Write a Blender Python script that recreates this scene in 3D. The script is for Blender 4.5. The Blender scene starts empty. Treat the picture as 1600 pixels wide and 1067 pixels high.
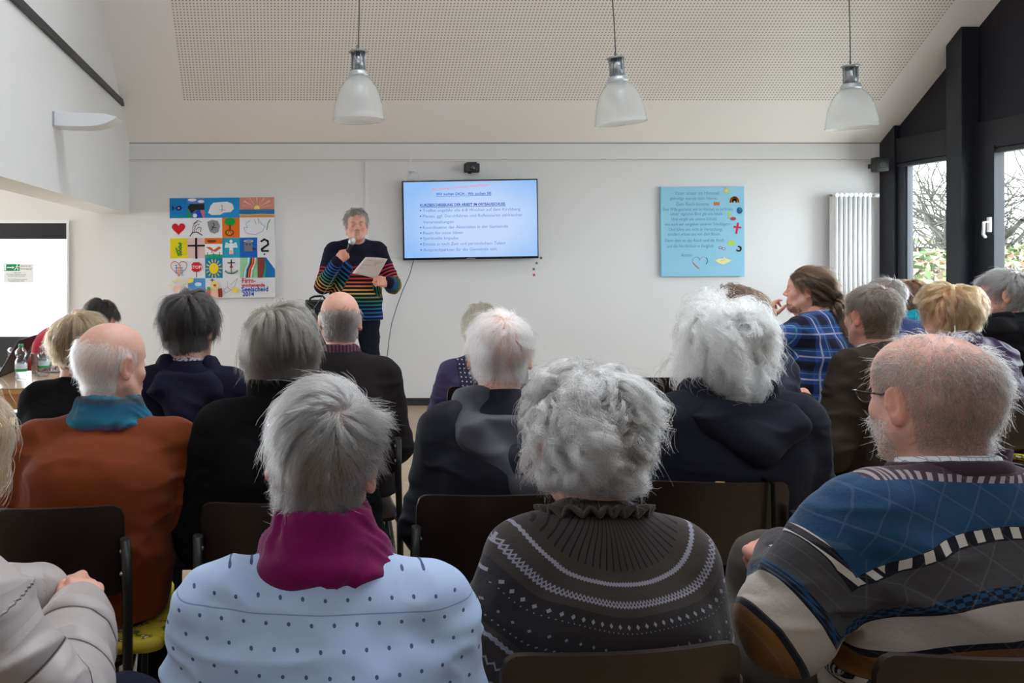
import bpy, bmesh, math, random
import numpy as np
from mathutils import Vector, Matrix
sc = bpy.context.scene
COL = sc.collection
R = math.radians
# ------------------------------------------------------------------ camera
FPX, CX, CY, HC = 1300.0, 443.0, 405.0, 1.40        # focal length in px, shifted lens centre, eye height
cam_d = bpy.data.cameras.new('camera'); cam = bpy.data.objects.new('camera', cam_d); COL.objects.link(cam)
cam.location = (0, 0, HC); cam.rotation_euler = (R(90), 0, 0)
cam_d.sensor_fit = 'HORIZONTAL'; cam_d.sensor_width = 36; cam_d.lens = 36 * FPX / 1600
cam_d.shift_x = (800 - CX) / 1600; cam_d.shift_y = -(533.5 - CY) / 1600
cam_d.clip_start = .05; cam_d.clip_end = 200
sc.camera = cam
# ------------------------------------------------------------------ overcast daylight
world = bpy.data.worlds.new('overcast_sky'); sc.world = world; world.use_nodes = True
wn = world.node_tree; wn.nodes.clear()
wo = wn.nodes.new('ShaderNodeOutputWorld'); wb = wn.nodes.new('ShaderNodeBackground')
wtc = wn.nodes.new('ShaderNodeTexCoord'); wsp = wn.nodes.new('ShaderNodeSeparateXYZ'); wr = wn.nodes.new('ShaderNodeValToRGB')
wn.links.new(wtc.outputs['Generated'], wsp.inputs[0]); wn.links.new(wsp.outputs['Z'], wr.inputs[0])
wr.color_ramp.elements[0].position = .0; wr.color_ramp.elements[0].color = (.84, .91, 1, 1)
wr.color_ramp.elements[1].position = .7; wr.color_ramp.elements[1].color = (.90, .95, 1, 1)
wn.links.new(wr.outputs[0], wb.inputs[0]); wb.inputs[1].default_value = 2.6
wn.links.new(wb.outputs[0], wo.inputs[0])
sc.view_settings.view_transform = 'Standard'; sc.view_settings.look = 'None'
sc.view_settings.gamma = 1; sc.view_settings.use_curve_mapping = False
sc.view_settings.exposure = 2.28

def P(px, py, d):
    return Vector(((px - CX) / FPX * d, d, HC - (py - CY) / FPX * d))

# ------------------------------------------------------------------ object helpers
def link(o, parent=None):
    COL.objects.link(o)
    if parent is not None: o.parent = parent
    return o
def tag(o, label=None, cat=None, group=None, kind=None):
    if label: o['label'] = label
    if cat: o['category'] = cat
    if group: o['group'] = group
    if kind: o['kind'] = kind
    return o
def empty(name, loc=(0, 0, 0), rz=0.0, label=None, cat=None, group=None):
    o = bpy.data.objects.new(name, None); o.empty_display_size = .1
    o.location = loc; o.rotation_euler = (0, 0, rz); link(o)
    return tag(o, label, cat, group)
def mesh_obj(name, V, F, mats, parent=None, smooth=False, mi=None):
    me = bpy.data.meshes.new(name)
    V = np.asarray(V, dtype=np.float32)
    if isinstance(F, np.ndarray):
        n, k = F.shape
        me.vertices.add(len(V)); me.vertices.foreach_set('co', V.ravel())
        me.loops.add(n * k); me.loops.foreach_set('vertex_index', F.astype(np.int32).ravel())
        me.polygons.add(n); me.polygons.foreach_set('loop_start', (np.arange(n) * k).astype(np.int32))
        me.update(calc_edges=True)
    else:
        me.from_pydata([tuple(map(float, v)) for v in V], [], F); me.update()
    for m in (mats if isinstance(mats, (list, tuple)) else [mats]): me.materials.append(m)
    if smooth: me.polygons.foreach_set('use_smooth', np.ones(len(me.polygons), dtype=bool))
    if mi is not None: me.polygons.foreach_set('material_index', np.asarray(mi, dtype=np.int32))
    o = bpy.data.objects.new(name, me)
    return link(o, parent)

class MB:
    """collects shapes; build() links them as one mesh object"""
    def __init__(s): s.v = []; s.f = []; s.mi = []; s.sm = []; s.cur = 0
    def add(s, vs, fs, smooth=False):
        n = len(s.v); s.v += [tuple(v) for v in vs]; s.f += [tuple(i + n for i in f) for f in fs]
        s.mi += [s.cur] * len(fs); s.sm += [smooth] * len(fs); return s
    def box(s, lo, hi, M=None):
        x0, y0, z0 = lo; x1, y1, z1 = hi
        vs = [Vector(p) for p in ((x0,y0,z0),(x1,y0,z0),(x1,y1,z0),(x0,y1,z0),(x0,y0,z1),(x1,y0,z1),(x1,y1,z1),(x0,y1,z1))]
        if M is not None: vs = [M @ v for v in vs]
        return s.add(vs, [(0,3,2,1),(4,5,6,7),(0,1,5,4),(1,2,6,5),(2,3,7,6),(3,0,4,7)])
    def prism(s, poly, axis, a, b):
        """poly: 2-D outline; extruded along axis ('x','y','z') from a to b"""
        def p3(p, t):
            return {'x': (t, p[0], p[1]), 'y': (p[0], t, p[1]), 'z': (p[0], p[1], t)}[axis]
        n = len(poly); vs = [p3(p, a) for p in poly] + [p3(p, b) for p in poly]
        fs = [tuple(range(n))[::-1], tuple(range(n, 2 * n))] + [(i, (i + 1) % n, n + (i + 1) % n, n + i) for i in range(n)]
        return s.add(vs, fs)
    def tube(s, pts, r, seg=10, cap=True, closed=False):
        pts = [Vector(p) for p in pts]; n = len(pts)
        rs = r if isinstance(r, (list, tuple)) else [r] * n
        vs = []; up = None
        for i, p in enumerate(pts):
            if closed: t = (pts[(i + 1) % n] - pts[i - 1])
            else: t = pts[min(i + 1, n - 1)] - pts[max(i - 1, 0)]
            t = t.normalized() if t.length > 1e-9 else Vector((0, 0, 1))
            if up is None:
                up = Vector((0, 0, 1)) if abs(t.z) < .9 else Vector((1, 0, 0))
            u = (up - t * up.dot(t)).normalized(); w = t.cross(u); up = u
            for k in range(seg):
                a = 2 * math.pi * k / seg
                vs.append(p + (u * math.cos(a) + w * math.sin(a)) * rs[i])
        fs = []
        m = n if closed else n - 1
        for i in range(m):
            j = (i + 1) % n
            for k in range(seg):
                fs.append((i*seg+k, i*seg+(k+1) % seg, j*seg+(k+1) % seg, j*seg+k))
        s.add(vs, fs, True)
        if cap and not closed:
            b = len(s.v) - len(vs)
            s.f.append(tuple(b + k for k in range(seg))[::-1]); s.f.append(tuple(b + (n-1)*seg + k for k in range(seg)))
            s.mi += [s.cur] * 2; s.sm += [False] * 2
        return s
    def lathe(s, prof, c=(0, 0, 0), seg=32, M=None, flute=0.0, nfl=0):
        """prof: (radius, z) pairs round the z axis"""
        vs = []
        for r, z in prof:
            for k in range(seg):
                a = 2 * math.pi * k / seg
                rr = r * (1 + flute * (1 if k % 2 else -1)) if flute else r
                v = Vector((rr * math.cos(a), rr * math.sin(a), z))
                if M is not None: v = M @ v
                vs.append(v + Vector(c))
        fs = []
        for i in range(len(prof) - 1):
            for k in range(seg):
                fs.append((i*seg+k, i*seg+(k+1) % seg, (i+1)*seg+(k+1) % seg, (i+1)*seg+k))
        s.add(vs, fs, True)
        b = len(s.v) - len(vs); n = len(prof)
        if prof[0][0] > 1e-5 and prof[0][0] < 1: pass
        return s
    def disc(s, c, r, axis='z', seg=24, flip=False):
        vs = []
        for k in range(seg):
            a = 2 * math.pi * k / seg; u, w = r * math.cos(a), r * math.sin(a)
            vs.append({'z': (c[0]+u, c[1]+w, c[2]), 'y': (c[0]+u, c[1], c[2]+w), 'x': (c[0], c[1]+u, c[2]+w)}[axis])
        return s.add(vs, [tuple(range(seg))[::-1] if flip else tuple(range(seg))])
    def build(s, name, mats, parent=None, bevel=0.0, seg=2, kind=None):
        o = mesh_obj(name, s.v, s.f, mats, parent)
        me = o.data
        me.polygons.foreach_set('material_index', s.mi); me.polygons.foreach_set('use_smooth', s.sm)
        if bevel:
            b = o.modifiers.new('bevel', 'BEVEL'); b.width = bevel; b.segments = seg; b.limit_method = 'ANGLE'; b.angle_limit = R(40)
        if kind: o['kind'] = kind
        return o

# ------------------------------------------------------------------ materials
class NT:
    def __init__(s, name, rough=.6, spec=.5, metal=0.0):
        s.m = bpy.data.materials.new(name); s.m.use_nodes = True; s.t = s.m.node_tree; s.n = s.t.nodes; s.n.clear()
        s.out = s.n.new('ShaderNodeOutputMaterial'); s.b = s.n.new('ShaderNodeBsdfPrincipled')
        s.t.links.new(s.b.outputs[0], s.out.inputs[0])
        s.b.inputs['Roughness'].default_value = rough; s.b.inputs['Specular IOR Level'].default_value = spec
        s.b.inputs['Metallic'].default_value = metal
    def set(s, inp, v):
        if hasattr(v, 'is_linked') or isinstance(v, bpy.types.NodeSocket): s.t.links.new(v, inp)
        else: inp.default_value = v
    def math(s, op, a, b=0.0, c=0.0):
        n = s.n.new('ShaderNodeMath'); n.operation = op
        for i, v in enumerate((a, b, c)): s.set(n.inputs[i], v)
        return n.outputs[0]
    def mix(s, f, a, b, mode='MIX'):
        n = s.n.new('ShaderNodeMix'); n.data_type = 'RGBA'; n.blend_type = mode
        s.set(n.inputs[0], f)
        for i, v in ((6, a), (7, b)):
            if isinstance(v, tuple) and len(v) == 3: v = (*v, 1)
            s.set(n.inputs[i], v)
        return n.outputs[2]
    def xyz(s, src=None, scale=None):
        if src is None: src = s.obj()
        n = s.n.new('ShaderNodeSeparateXYZ'); s.t.links.new(src, n.inputs[0]); return n.outputs[0], n.outputs[1], n.outputs[2]
    def obj(s):
        return s.n.new('ShaderNodeTexCoord').outputs['Object']
    def attr(s, name, vec=False):
        n = s.n.new('ShaderNodeAttribute'); n.attribute_name = name
        return n.outputs['Color'] if vec else n.outputs['Fac']
    def noise(s, scale=5, detail=3, rough=.5, vec=None, dist=0, out=0, stretch=None):
        n = s.n.new('ShaderNodeTexNoise'); n.inputs['Scale'].default_value = scale; n.inputs['Detail'].default_value = detail
        n.inputs['Roughness'].default_value = rough; n.inputs['Distortion'].default_value = dist
        v = vec or s.obj()
        if stretch:
            mp = s.n.new('ShaderNodeMapping'); mp.inputs['Scale'].default_value = stretch; s.t.links.new(v, mp.inputs[0]); v = mp.outputs[0]
        s.t.links.new(v, n.inputs['Vector']); return n.outputs[out]
    def ramp(s, f, stops, const=False):
        n = s.n.new('ShaderNodeValToRGB'); s.t.links.new(f, n.inputs[0]); e = n.color_ramp.elements
        if const: n.color_ramp.interpolation = 'CONSTANT'
        while len(e) < len(stops): e.new(.5)
        for i, (p, c) in enumerate(stops): e[i].position = p; e[i].color = (*c, 1) if len(c) == 3 else c
        return n.outputs[0]
    def color(s, c):
        s.set(s.b.inputs['Base Color'], (*c, 1) if isinstance(c, tuple) and len(c) == 3 else c); return s
    def bump(s, h, strength=.3, dist=.002):
        n = s.n.new('ShaderNodeBump'); n.inputs['Strength'].default_value = strength; n.inputs['Distance'].default_value = dist
        s.t.links.new(h, n.inputs['Height']); s.t.links.new(n.outputs[0], s.b.inputs['Normal']); return s
    def band(s, x, lo, hi):
        return s.math('MULTIPLY', s.math('GREATER_THAN', x, lo), s.math('LESS_THAN', x, hi))
    def frac(s, x, k, off=0.0):
        return s.math('FRACT', s.math('MULTIPLY_ADD', x, k, off + 100.0))

def srgb(r, g, b):
    f = lambda c: (c / 255 / 12.92) if c / 255 <= .04045 else ((c / 255 + .055) / 1.055) ** 2.4
    return (f(r), f(g), f(b))
MATS = {}
def plain(name, c, rough=.6, spec=.5, metal=0.0, bump=None, vary=0.0):
    if name in MATS: return MATS[name]
    n = NT(name, rough, spec, metal)
    if vary:
        nz = n.noise(6, 4)
        n.color(n.mix(nz, tuple(x * (1 - vary) for x in c), tuple(min(1, x * (1 + vary)) for x in c)))
    else: n.color(c)
    if bump: n.bump(n.noise(bump[0], 4), bump[1], bump[2])
    MATS[name] = n.m; return n.m
# ================================================================== THE SETTING
YB, XL, XR = 7.98, -1.48, 5.75          # back wall, left beam wall, window wall
ZW, TAN = 2.52, .76                     # eaves height of the back wall, slope of the roof
RIDGE = 2.4
SKY0, SKY1, SKYX0, SKYX1 = 2.6, 4.3, .2, 4.8       # roof opening added out of view to give the audience overhead daylight
def zc(y): return ZW + TAN * (YB - y) if y >= RIDGE else ZW + TAN * (YB - RIDGE) - TAN * (RIDGE - y)

m_wall = plain('white_wall_paint', srgb(226, 225, 224), .85, .2, bump=(60, .08, .002))
m_wall_r = plain('cream_wall_paint', srgb(224, 219, 212), .85, .2, bump=(60, .08, .002))
m_ceil = plain('ceiling_plaster', srgb(245, 239, 236), .9, .1, bump=(80, .08, .002))
m_dark = plain('dark_stained_timber', (.010, .011, .017), .45, .4, bump=(30, .1, .002))
m_panel = plain('dark_panel', (.016, .015, .022), .6, .3)
m_joint_shade = plain('shadow_joint', srgb(150, 145, 140), .8, .2)

def structure(name, mb, mats, bevel=0.0): return mb.build(name, mats, bevel=bevel, kind='structure')

n = NT('parquet_floor', .35, .5)
X, Y, Z = n.xyz()
br = n.n.new('ShaderNodeTexBrick'); br.inputs['Scale'].default_value = 1; br.inputs['Brick Width'].default_value = .30
br.inputs['Row Height'].default_value = .07; br.inputs['Mortar Size'].default_value = .0015; br.offset = .5
br.inputs['Color1'].default_value = (*srgb(190, 172, 144), 1); br.inputs['Color2'].default_value = (*srgb(172, 150, 122), 1)
br.inputs['Mortar'].default_value = (*srgb(90, 62, 38), 1); n.t.links.new(n.obj(), br.inputs['Vector'])
n.color(n.mix(n.noise(9, 5, .6, stretch=(1, 14, 1)), br.outputs[0], srgb(166, 142, 112), 'MIX')); m_floor = n.m
n.b.inputs['Roughness'].default_value = .3
structure('floor', MB().box((-6.2, -1.3, -.12), (6.1, YB + .3, 0)), m_floor)

structure('wall_back', MB().box((-6.2, YB, 0), (XR + .25, YB + .25, .66)).box((-2.055, YB, .66), (XR + .25, YB + .25, ZW + .1))
          .box((-6.2, YB, 1.745), (-2.055, YB + .25, ZW + .1)), m_wall)
# back wall grooves and picture rail, its shadow line painted as a grey strip
structure('trim_1', MB().box((XL, YB - .006, 2.336), (XR - .12, YB + .001, 2.352)), m_wall_r, .003)
structure('trim_2', MB().box((XL, YB - .0015, ZW - .012), (XR, YB + .001, ZW - .002)).box((XL, YB - .0012, 2.352), (XR - .12, YB + .001, 2.356)), m_joint_shade)
structure('trim_3', MB().box((.780, YB - .022, 1.42), (.812, YB + .001, 2.335)).box((.812, YB - .012, 1.415), (1.6, YB + .001, 1.44)), m_wall, .003)
structure('baseboard_back', MB().box((-.6, YB - .02, 0), (XR, YB, .07)), plain('dark_baseboard', (.02, .02, .024), .5))
# plaster roof slope and its perforated field
def slab(name, x0, x1, y0, y1, lift, th, mat):
    mb = MB()
    pts = [(y0, zc(y0) + lift), (y1, zc(y1) + lift), (y1, zc(y1) + lift + th), (y0, zc(y0) + lift + th)]
    mb.prism(pts, 'x', x0, x1); return structure(name, mb, mat)
m_rear = plain('dark_bounce_absorber', srgb(92, 82, 76), .7, vary=.1)  # unseen rear surfaces darkened to cut bounced light
slab('ceiling', XL - .3, XR + .3, YB + .3, SKY1, 0, .18, m_ceil)
slab('ceiling_left', XL - .3, SKYX0, SKY1, SKY0, 0, .18, m_ceil)
slab('ceiling_right', SKYX1, XR + .3, SKY1, SKY0, 0, .18, m_ceil)
slab('ceiling_ridge', XL - .3, XR + .3, SKY0, RIDGE, 0, .18, m_ceil)
slab('ceiling_rear', XL - .3, XR + .3, -1.4, RIDGE, 0, .18, m_rear)
structure('trim_added_opening_bar', MB().prism([(SKY1, zc(SKY1)), (SKY0, zc(SKY0)), (SKY0, zc(SKY0) + .12), (SKY1, zc(SKY1) + .12)], 'x', (SKYX0 + SKYX1) / 2 - .05, (SKYX0 + SKYX1) / 2 + .05), m_dark)  # bar across the added roof opening
structure('wall_rear', MB().box((-6.2, -1.4, 0), (XR + .3, -1.2, 3.42)), m_rear)  # left short of the roof; the added gap admits light from behind
n = NT('perforated_plasterboard', .9, .1)
X, Y, Z = n.xyz(); pit = .0285
u = n.math('SUBTRACT', n.frac(X, 1 / pit), .5); v = n.math('SUBTRACT', n.frac(n.math('MULTIPLY', Y, math.sqrt(1 + TAN * TAN)), 1 / pit), .5)
r2 = n.math('ADD', n.math('MULTIPLY', u, u), n.math('MULTIPLY', v, v))
hole = n.math('LESS_THAN', r2, .055)
n.color(n.mix(hole, srgb(243, 236, 231), srgb(168, 158, 150))); m_perf = n.m
slab('trim_perforated_ceiling', -.915, 5.42, 7.55, SKY1 + .05, -.004, .01, m_perf)

# beam wall on the left with the low alcove behind it
structure('wall_left', MB().prism([(YB, 1.835), (YB, zc(YB)), (RIDGE, zc(RIDGE)), (-1.3, zc(-1.3)), (-1.3, 1.835)][::-1], 'x', XL - .28, XL), m_wall)
structure('trim_4', MB().box((XL, -.5, 2.80), (XL + .025, 7.62, 2.85)), plain('dark_rail', (.03, .032, .034), .5))
structure('ceiling_alcove', MB().box((-6.2, -.6, 2.25), (XL - .28, YB, 2.35)), m_ceil)
structure('wall_alcove', MB().box((-6.3, -1.3, 0), (-6.2, YB, 1.0)).box((-6.3, -1.3, 1.0), (-6.2, 3.2, 2.1)).box((-6.3, -1.3, 2.1), (-6.2, YB, 2.35)), m_wall)

# left window in the back wall (alcove)
mf = plain('white_window_frame', srgb(235, 235, 235), .5)
structure('window_1', MB().box((-6.2, YB - .03, 1.745), (-2.05, YB + .02, 1.775)).box((-2.075, YB - .03, .66), (-2.055, YB + .02, 1.745)), mf)
structure('trim_blind_header', MB().box((-6.2, YB - .02, 1.59), (-2.075, YB + .0, 1.745)), plain('black_blind', (.012, .012, .014), .6))
def glass_mat():
    m = bpy.data.materials.new('window_glass'); m.use_nodes = True; t = m.node_tree; t.nodes.clear()
    o = t.nodes.new('ShaderNodeOutputMaterial'); mx = t.nodes.new('ShaderNodeMixShader'); a = t.nodes.new('ShaderNodeBsdfTransparent')
    g = t.nodes.new('ShaderNodeBsdfGlossy'); g.inputs['Roughness'].default_value = .02; a.inputs[0].default_value = (.95, .97, .96, 1)
    lw = t.nodes.new('ShaderNodeLayerWeight'); lw.inputs[0].default_value = .5
    pw = t.nodes.new('ShaderNodeMath'); pw.operation = 'POWER'; pw.inputs[1].default_value = 5; t.links.new(lw.outputs['Facing'], pw.inputs[0])
    f = t.nodes.new('ShaderNodeMath'); f.operation = 'MULTIPLY_ADD'; f.inputs[1].default_value = .6; f.inputs[2].default_value = .04; t.links.new(pw.outputs[0], f.inputs[0])
    t.links.new(f.outputs[0], mx.inputs[0]); t.links.new(a.outputs[0], mx.inputs[1]); t.links.new(g.outputs[0], mx.inputs[2]); t.links.new(mx.outputs[0], o.inputs[0])
    return m
m_glass = glass_mat()
structure('window_pane_left', MB().box((-6.2, YB + .05, .66), (-2.055, YB + .056, 1.745)), m_glass)
structure('trim_dark_sill', MB().box((-6.2, YB - .03, .05), (-2.055, YB, .66)), plain('dark_panelling', (.02, .02, .024), .5))
# escape route sheet taped to the left window
def text_obj(name, s, size, mat, loc, rot=(R(90), 0, 0), parent=None, align='LEFT', extrude=0.0, shear=0.0, spacing=1.0, line=1.0, off=0.0):
    c = bpy.data.curves.new(name, 'FONT'); c.body = s; c.size = size; c.align_x = align; c.extrude = extrude; c.shear = shear
    c.space_character = spacing; c.space_line = line; c.offset = off; c.materials.append(mat); c.resolution_u = 3
    o = bpy.data.objects.new(name, c); o.location = loc; o.rotation_euler = rot; return link(o, parent)
def text_geo(s, size, shear=0.0, off=0.0, rot=0.0):
    """vertices and faces of a line of lettering, in its own plane"""
    c = bpy.data.curves.new('t', 'FONT'); c.body = s; c.size = size; c.shear = shear; c.offset = off; c.resolution_u = 2
    o = bpy.data.objects.new('t', c); COL.objects.link(o)
    dg = bpy.context.evaluated_depsgraph_get(); me = bpy.data.meshes.new_from_object(o.evaluated_get(dg))
    V = [(v.co.x, v.co.y) for v in me.vertices]; F = [tuple(p.vertices) for p in me.polygons]
    bpy.data.objects.remove(o); bpy.data.curves.remove(c); bpy.data.meshes.remove(me)
    ca, sa = math.cos(rot), math.sin(rot)
    return [(x * ca - y * sa, x * sa + y * ca) for x, y in V], F
class Flat:
    """flat drawing in layers: each shape a hair in front of the last; becomes one mesh"""
    def __init__(s): s.v = []; s.f = []; s.mi = []; s.mats = []; s.k = 0
    def m(s, c):
        nm = 'paint_%02x%02x%02x' % tuple(int(x) for x in c)
        mt = plain(nm, srgb(*c), .7, .2, vary=.08)
        if mt not in s.mats: s.mats.append(mt)
        return s.mats.index(mt)
    def poly(s, pts, c, step=True):
        if step: s.k += 1
        n = len(s.v); s.v += [(x, -.00006 * s.k, y) for x, y in pts]; s.f.append(tuple(range(n, n + len(pts)))); s.mi.append(s.m(c))
    def rect(s, x0, y0, x1, y1, c): s.poly([(x0, y0), (x1, y0), (x1, y1), (x0, y1)], c)
    def ell(s, x, y, rx, ry, c, seg=20, a0=0, a1=360):
        s.poly([(x + rx * math.cos(R(a0 + (a1 - a0) * k / seg)), y + ry * math.sin(R(a0 + (a1 - a0) * k / seg))) for k in range(seg + (a1 - a0 < 360))], c)
    def line(s, pts, w, c):
        s.k += 1
        for (x0, y0), (x1, y1) in zip(pts, pts[1:]):
            dx, dy = x1 - x0, y1 - y0; L = math.hypot(dx, dy) or 1; nx, ny = -dy / L * w / 2, dx / L * w / 2; ex, ey = dx / L * w * .3, dy / L * w * .3
            s.poly([(x0 - ex + nx, y0 - ey + ny), (x0 - ex - nx, y0 - ey - ny), (x1 + ex - nx, y1 + ey - ny), (x1 + ex + nx, y1 + ey + ny)], c, False)
    def arc(s, x, y, rx, ry, a0, a1, w, c, seg=16):
        s.line([(x + rx * math.cos(R(a0 + (a1 - a0) * k / seg)), y + ry * math.sin(R(a0 + (a1 - a0) * k / seg))) for k in range(seg + 1)], w, c)
    def heart(s, x, y, r, c, w=None):
        pts = []
        for k in range(32):
            t = 2 * math.pi * k / 32
            pts.append((x + r * math.sin(t) ** 3, y + r * (.8125 * math.cos(t) - .3125 * math.cos(2 * t) - .125 * math.cos(3 * t) - .0625 * math.cos(4 * t))))
        if w: s.line(pts + pts[:1], w, c)
        else: s.poly(pts, c)
    def text(s, st, size, x, y, c, shear=0, off=0, rot=0, sx=1.0):
        s.k += 1; V, F = text_geo(st, size, shear, off, rot); n = len(s.v); k = s.m(c)
        s.v += [(x + a * sx, -.00006 * s.k, y + b) for a, b in V]; s.f += [tuple(i + n for i in f) for f in F]; s.mi += [k] * len(F)
    def build(s, name, parent, loc=(0, 0, 0)):
        # every face must look towards the room (-y)
        fs = []
        for f in s.f:
            a, b = Vector(s.v[f[0]]), Vector(s.v[f[1]]); ar = 0
            for i in range(len(f)):
                p, q = s.v[f[i]], s.v[f[(i + 1) % len(f)]]; ar += p[0] * q[2] - q[0] * p[2]
            fs.append(f if ar > 0 else f[::-1])
        o = mesh_obj(name, s.v, fs, s.mats, parent, mi=s.mi); o.location = loc; return o

sheet = empty('escape_route_sheet', (-2.70, YB + .045, 1.173), 0, 'paper sheet with a green running man escape sign taped to the left window', 'sign')
MB().box((0, 0, 0), (.29, .002, .185)).build('paper', plain('white_paper', srgb(236, 238, 238), .7), sheet)
fl = Flat(); fl.rect(.004, .115, .155, .182, (28, 140, 96)); fl.rect(.008, .12, .024, .178, (240, 245, 240))
fl.line([(.035, .148), (.09, .148)], .010, (240, 245, 240)); fl.poly([(.085, .135), (.085, .161), (.105, .148)], (240, 245, 240))
fl.ell(.132, .171, .006, .007, (240, 245, 240)); fl.line([(.13, .162), (.126, .145), (.14, .135), (.135, .122)], .007, (240, 245, 240))
fl.line([(.126, .145), (.113, .136), (.106, .124)], .007, (240, 245, 240)); fl.line([(.115, .155), (.13, .16), (.145, .15), (.15, .158)], .005, (240, 245, 240))
fl.text('Dies ist ein', .022, .165, .155, (70, 90, 90)); fl.text('Notausgang!!', .022, .160, .128, (70, 90, 90))
for i, t in enumerate(('Bitte nicht', 'Türen stets freihalten und nicht', 'verstellen oder verschließen', '', 'Der Durchgang muss jederzeit', 'vollständig nutzbar bleiben')):
    if t: fl.text(t, .015, .145 - len(t) * .0037, .093 - i * .016, (70, 90, 90))
fl.build('lettering', sheet, (0, -.0005, 0))

# ---------------- dark timber window wall on the right
DW = .11        # how far the timber posts stand into the room
mb = MB()
structure('wall_right_sill', MB().box((XR, -1.3, 0), (XR + .12, YB, 1.13)), m_panel)
structure('trim_right_header', MB().box((XR - .02, -1.3, 2.30), (XR + .12, YB, 2.53)), m_dark, .004)
structure('wall_right_panel', MB().prism([(YB, 2.53), (RIDGE, zc(RIDGE)), (RIDGE, 2.53)], 'x', XR + .03, XR + .12), m_panel)
GY = 2.2
structure('window_gable_added', MB().prism([(RIDGE - .2, 2.56), (RIDGE - .2, zc(RIDGE) - .2), (GY, zc(GY) - .2), (GY, 2.56)], 'x', XR + .05, XR + .056), m_glass)  # unseen gable glazing, added to admit high daylight
structure('wall_right_rear_panel', MB().prism([(GY, 2.53), (GY, zc(GY)), (-1.3, zc(-1.3)), (-1.3, 2.2)], 'x', XR + .03, XR + .12).box((XR + .03, -1.3, 1.0), (XR + .12, 2.9, 2.4)), m_panel)
structure('trim_gable_bar', MB().box((XR, 3.35, 2.53), (XR + .1, 3.45, zc(3.4))), m_dark)
def post(name, y0, y1, dx, top=None):
    t0, t1 = (zc(y0) - .01, zc(y1) - .01) if top is None else (top, top)
    return structure(name, MB().prism([(y0, 0), (y1, 0), (y1, t1), (y0, t0)], 'x', XR - dx, XR + .02), m_dark, .004)
post('trim_post_corner', 7.79, YB, .035)
ys = [6.90, 4.9, 2.9]
for i, y in enumerate(ys): post('trim_post', y, y + .16, .13 if i == 0 else .11, None if y > 0 else 2.2)
structure('trim_post_inner', MB().prism([(6.70, 1.1), (6.90, 1.1), (6.90, 2.32), (6.70, 2.32)], 'x', XR - .03, XR + .06), m_dark, .004)
edges = [(7.06, 7.79)] + [(ys[i + 1] + .16, ys[i]) for i in range(len(ys) - 1)]  # last bay is out of view, glazed to add daylight
m_sash = plain('dark_window_frame', (.035, .04, .052), .4, .4)
for k, (y0, y1) in enumerate(edges):
    a, b = (y0 + .02, y1 - .09) if k == 0 else (y0 + .06, y1 - .17 if k == 1 else y1 - .06)
    o = structure('window_%d' % (k + 2), MB().box((XR, y0, 1.13), (XR + .08, y1, 1.175)).box((XR, y0, 2.26), (XR + .08, y1, 2.30))
              .box((XR, y0, 1.175), (XR + .08, a, 2.26)).box((XR, b, 1.175), (XR + .08, y1, 2.26))
              .box((XR - .014, y0 + .01, 1.14), (XR, y1 - .01, 1.178)).box((XR - .014, y0 + .01, 2.257), (XR, y1 - .01, 2.29))
              .box((XR + .01, a, 1.172), (XR + .05, a + .018, 2.262)).box((XR + .01, b - .018, 1.172), (XR + .05, b, 2.262)), m_sash, .003)
    g = MB().box((XR + .04, a, 1.17), (XR + .046, b, 2.27)).build('pane', m_glass, o)
hd = MB(); hd.box((XR - .05, 6.715, 1.62), (XR - .03, 6.745, 1.74)).tube([(XR - .045, 6.73, 1.70), (XR - .085, 6.73, 1.70), (XR - .09, 6.73, 1.60), (XR - .07, 6.73, 1.575)], .011)
structure('window_handle', hd, plain('white_plastic', srgb(232, 232, 230), .4), .003)

# ---------------- outside: pale ground, bare trees, variegated shrubs
structure('ground_outside', MB().box((-30, -20, -.5), (60, 60, -.4)), plain('pale_bounce_ground', srgb(214, 214, 206), .9, vary=.1))  # ground made pale to bounce light up to the ceiling
rnd = random.Random(5)
m_bark = plain('grey_bark', (.060, .056, .048), .9, .1, vary=.25)
def branch(mb, p, dirv, L, r, depth, rr):
    pts = [p]; rs = [r]; d = dirv.normalized()
    n = 5
    for i in range(n):
        d = (d + Vector((rr.uniform(-.22, .22), rr.uniform(-.22, .22), rr.uniform(-.12, .2)))).normalized()
        pts.append(pts[-1] + d * L / n); rs.append(max(.009, r * (1 - .5 * (i + 1) / n)))
    mb.tube(pts, rs, seg=6 if r > .03 else 4, cap=False)
    if depth == 0: return
    for k in range(rr.randint(4, 5) if depth > 1 else 4):
        i = rr.randint(1, n); q = pts[i]
        nd = (d * .5 + Vector((rr.uniform(-1, 1), rr.uniform(-1, 1), rr.uniform(-.45, .7)))).normalized()
        branch(mb, q, nd, L * rr.uniform(.55, .8), rs[i] * .62, depth - 1, rr)
tl = ['bare grey tree with twisted twigs behind the first window pane', 'tall bare tree with long branches seen through the pane by the window handle',
      'thin bare tree farther back in the garden']
for i, (x, y, h, dp) in enumerate(((9.5, 12.4, 2.0, 4), (11.9, 13.9, 2.2, 4), (19.0, 23.5, 2.6, 4))):
    rr = random.Random(20 + i * 3); t = empty('bare_tree', (x, y, -.4), 0, tl[i], 'tree', 'bare trees in the garden')
    mb = MB(); branch(mb, Vector((0, 0, 0)), Vector((.02, -.1, 1)), h, .17, dp, rr); mb.build('trunk_and_branches', m_bark, t)
m_leaf = [plain('leaf_cream', srgb(150, 152, 118), .6, .3), plain('leaf_green', srgb(70, 92, 52), .6, .3), plain('leaf_reddish', srgb(126, 96, 78), .6, .3)]
sl = ['variegated green and cream shrub below the first window pane', 'variegated shrub outside below the pane with the white handle', 'pale leafy shrub farther along the garden bed']
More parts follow.
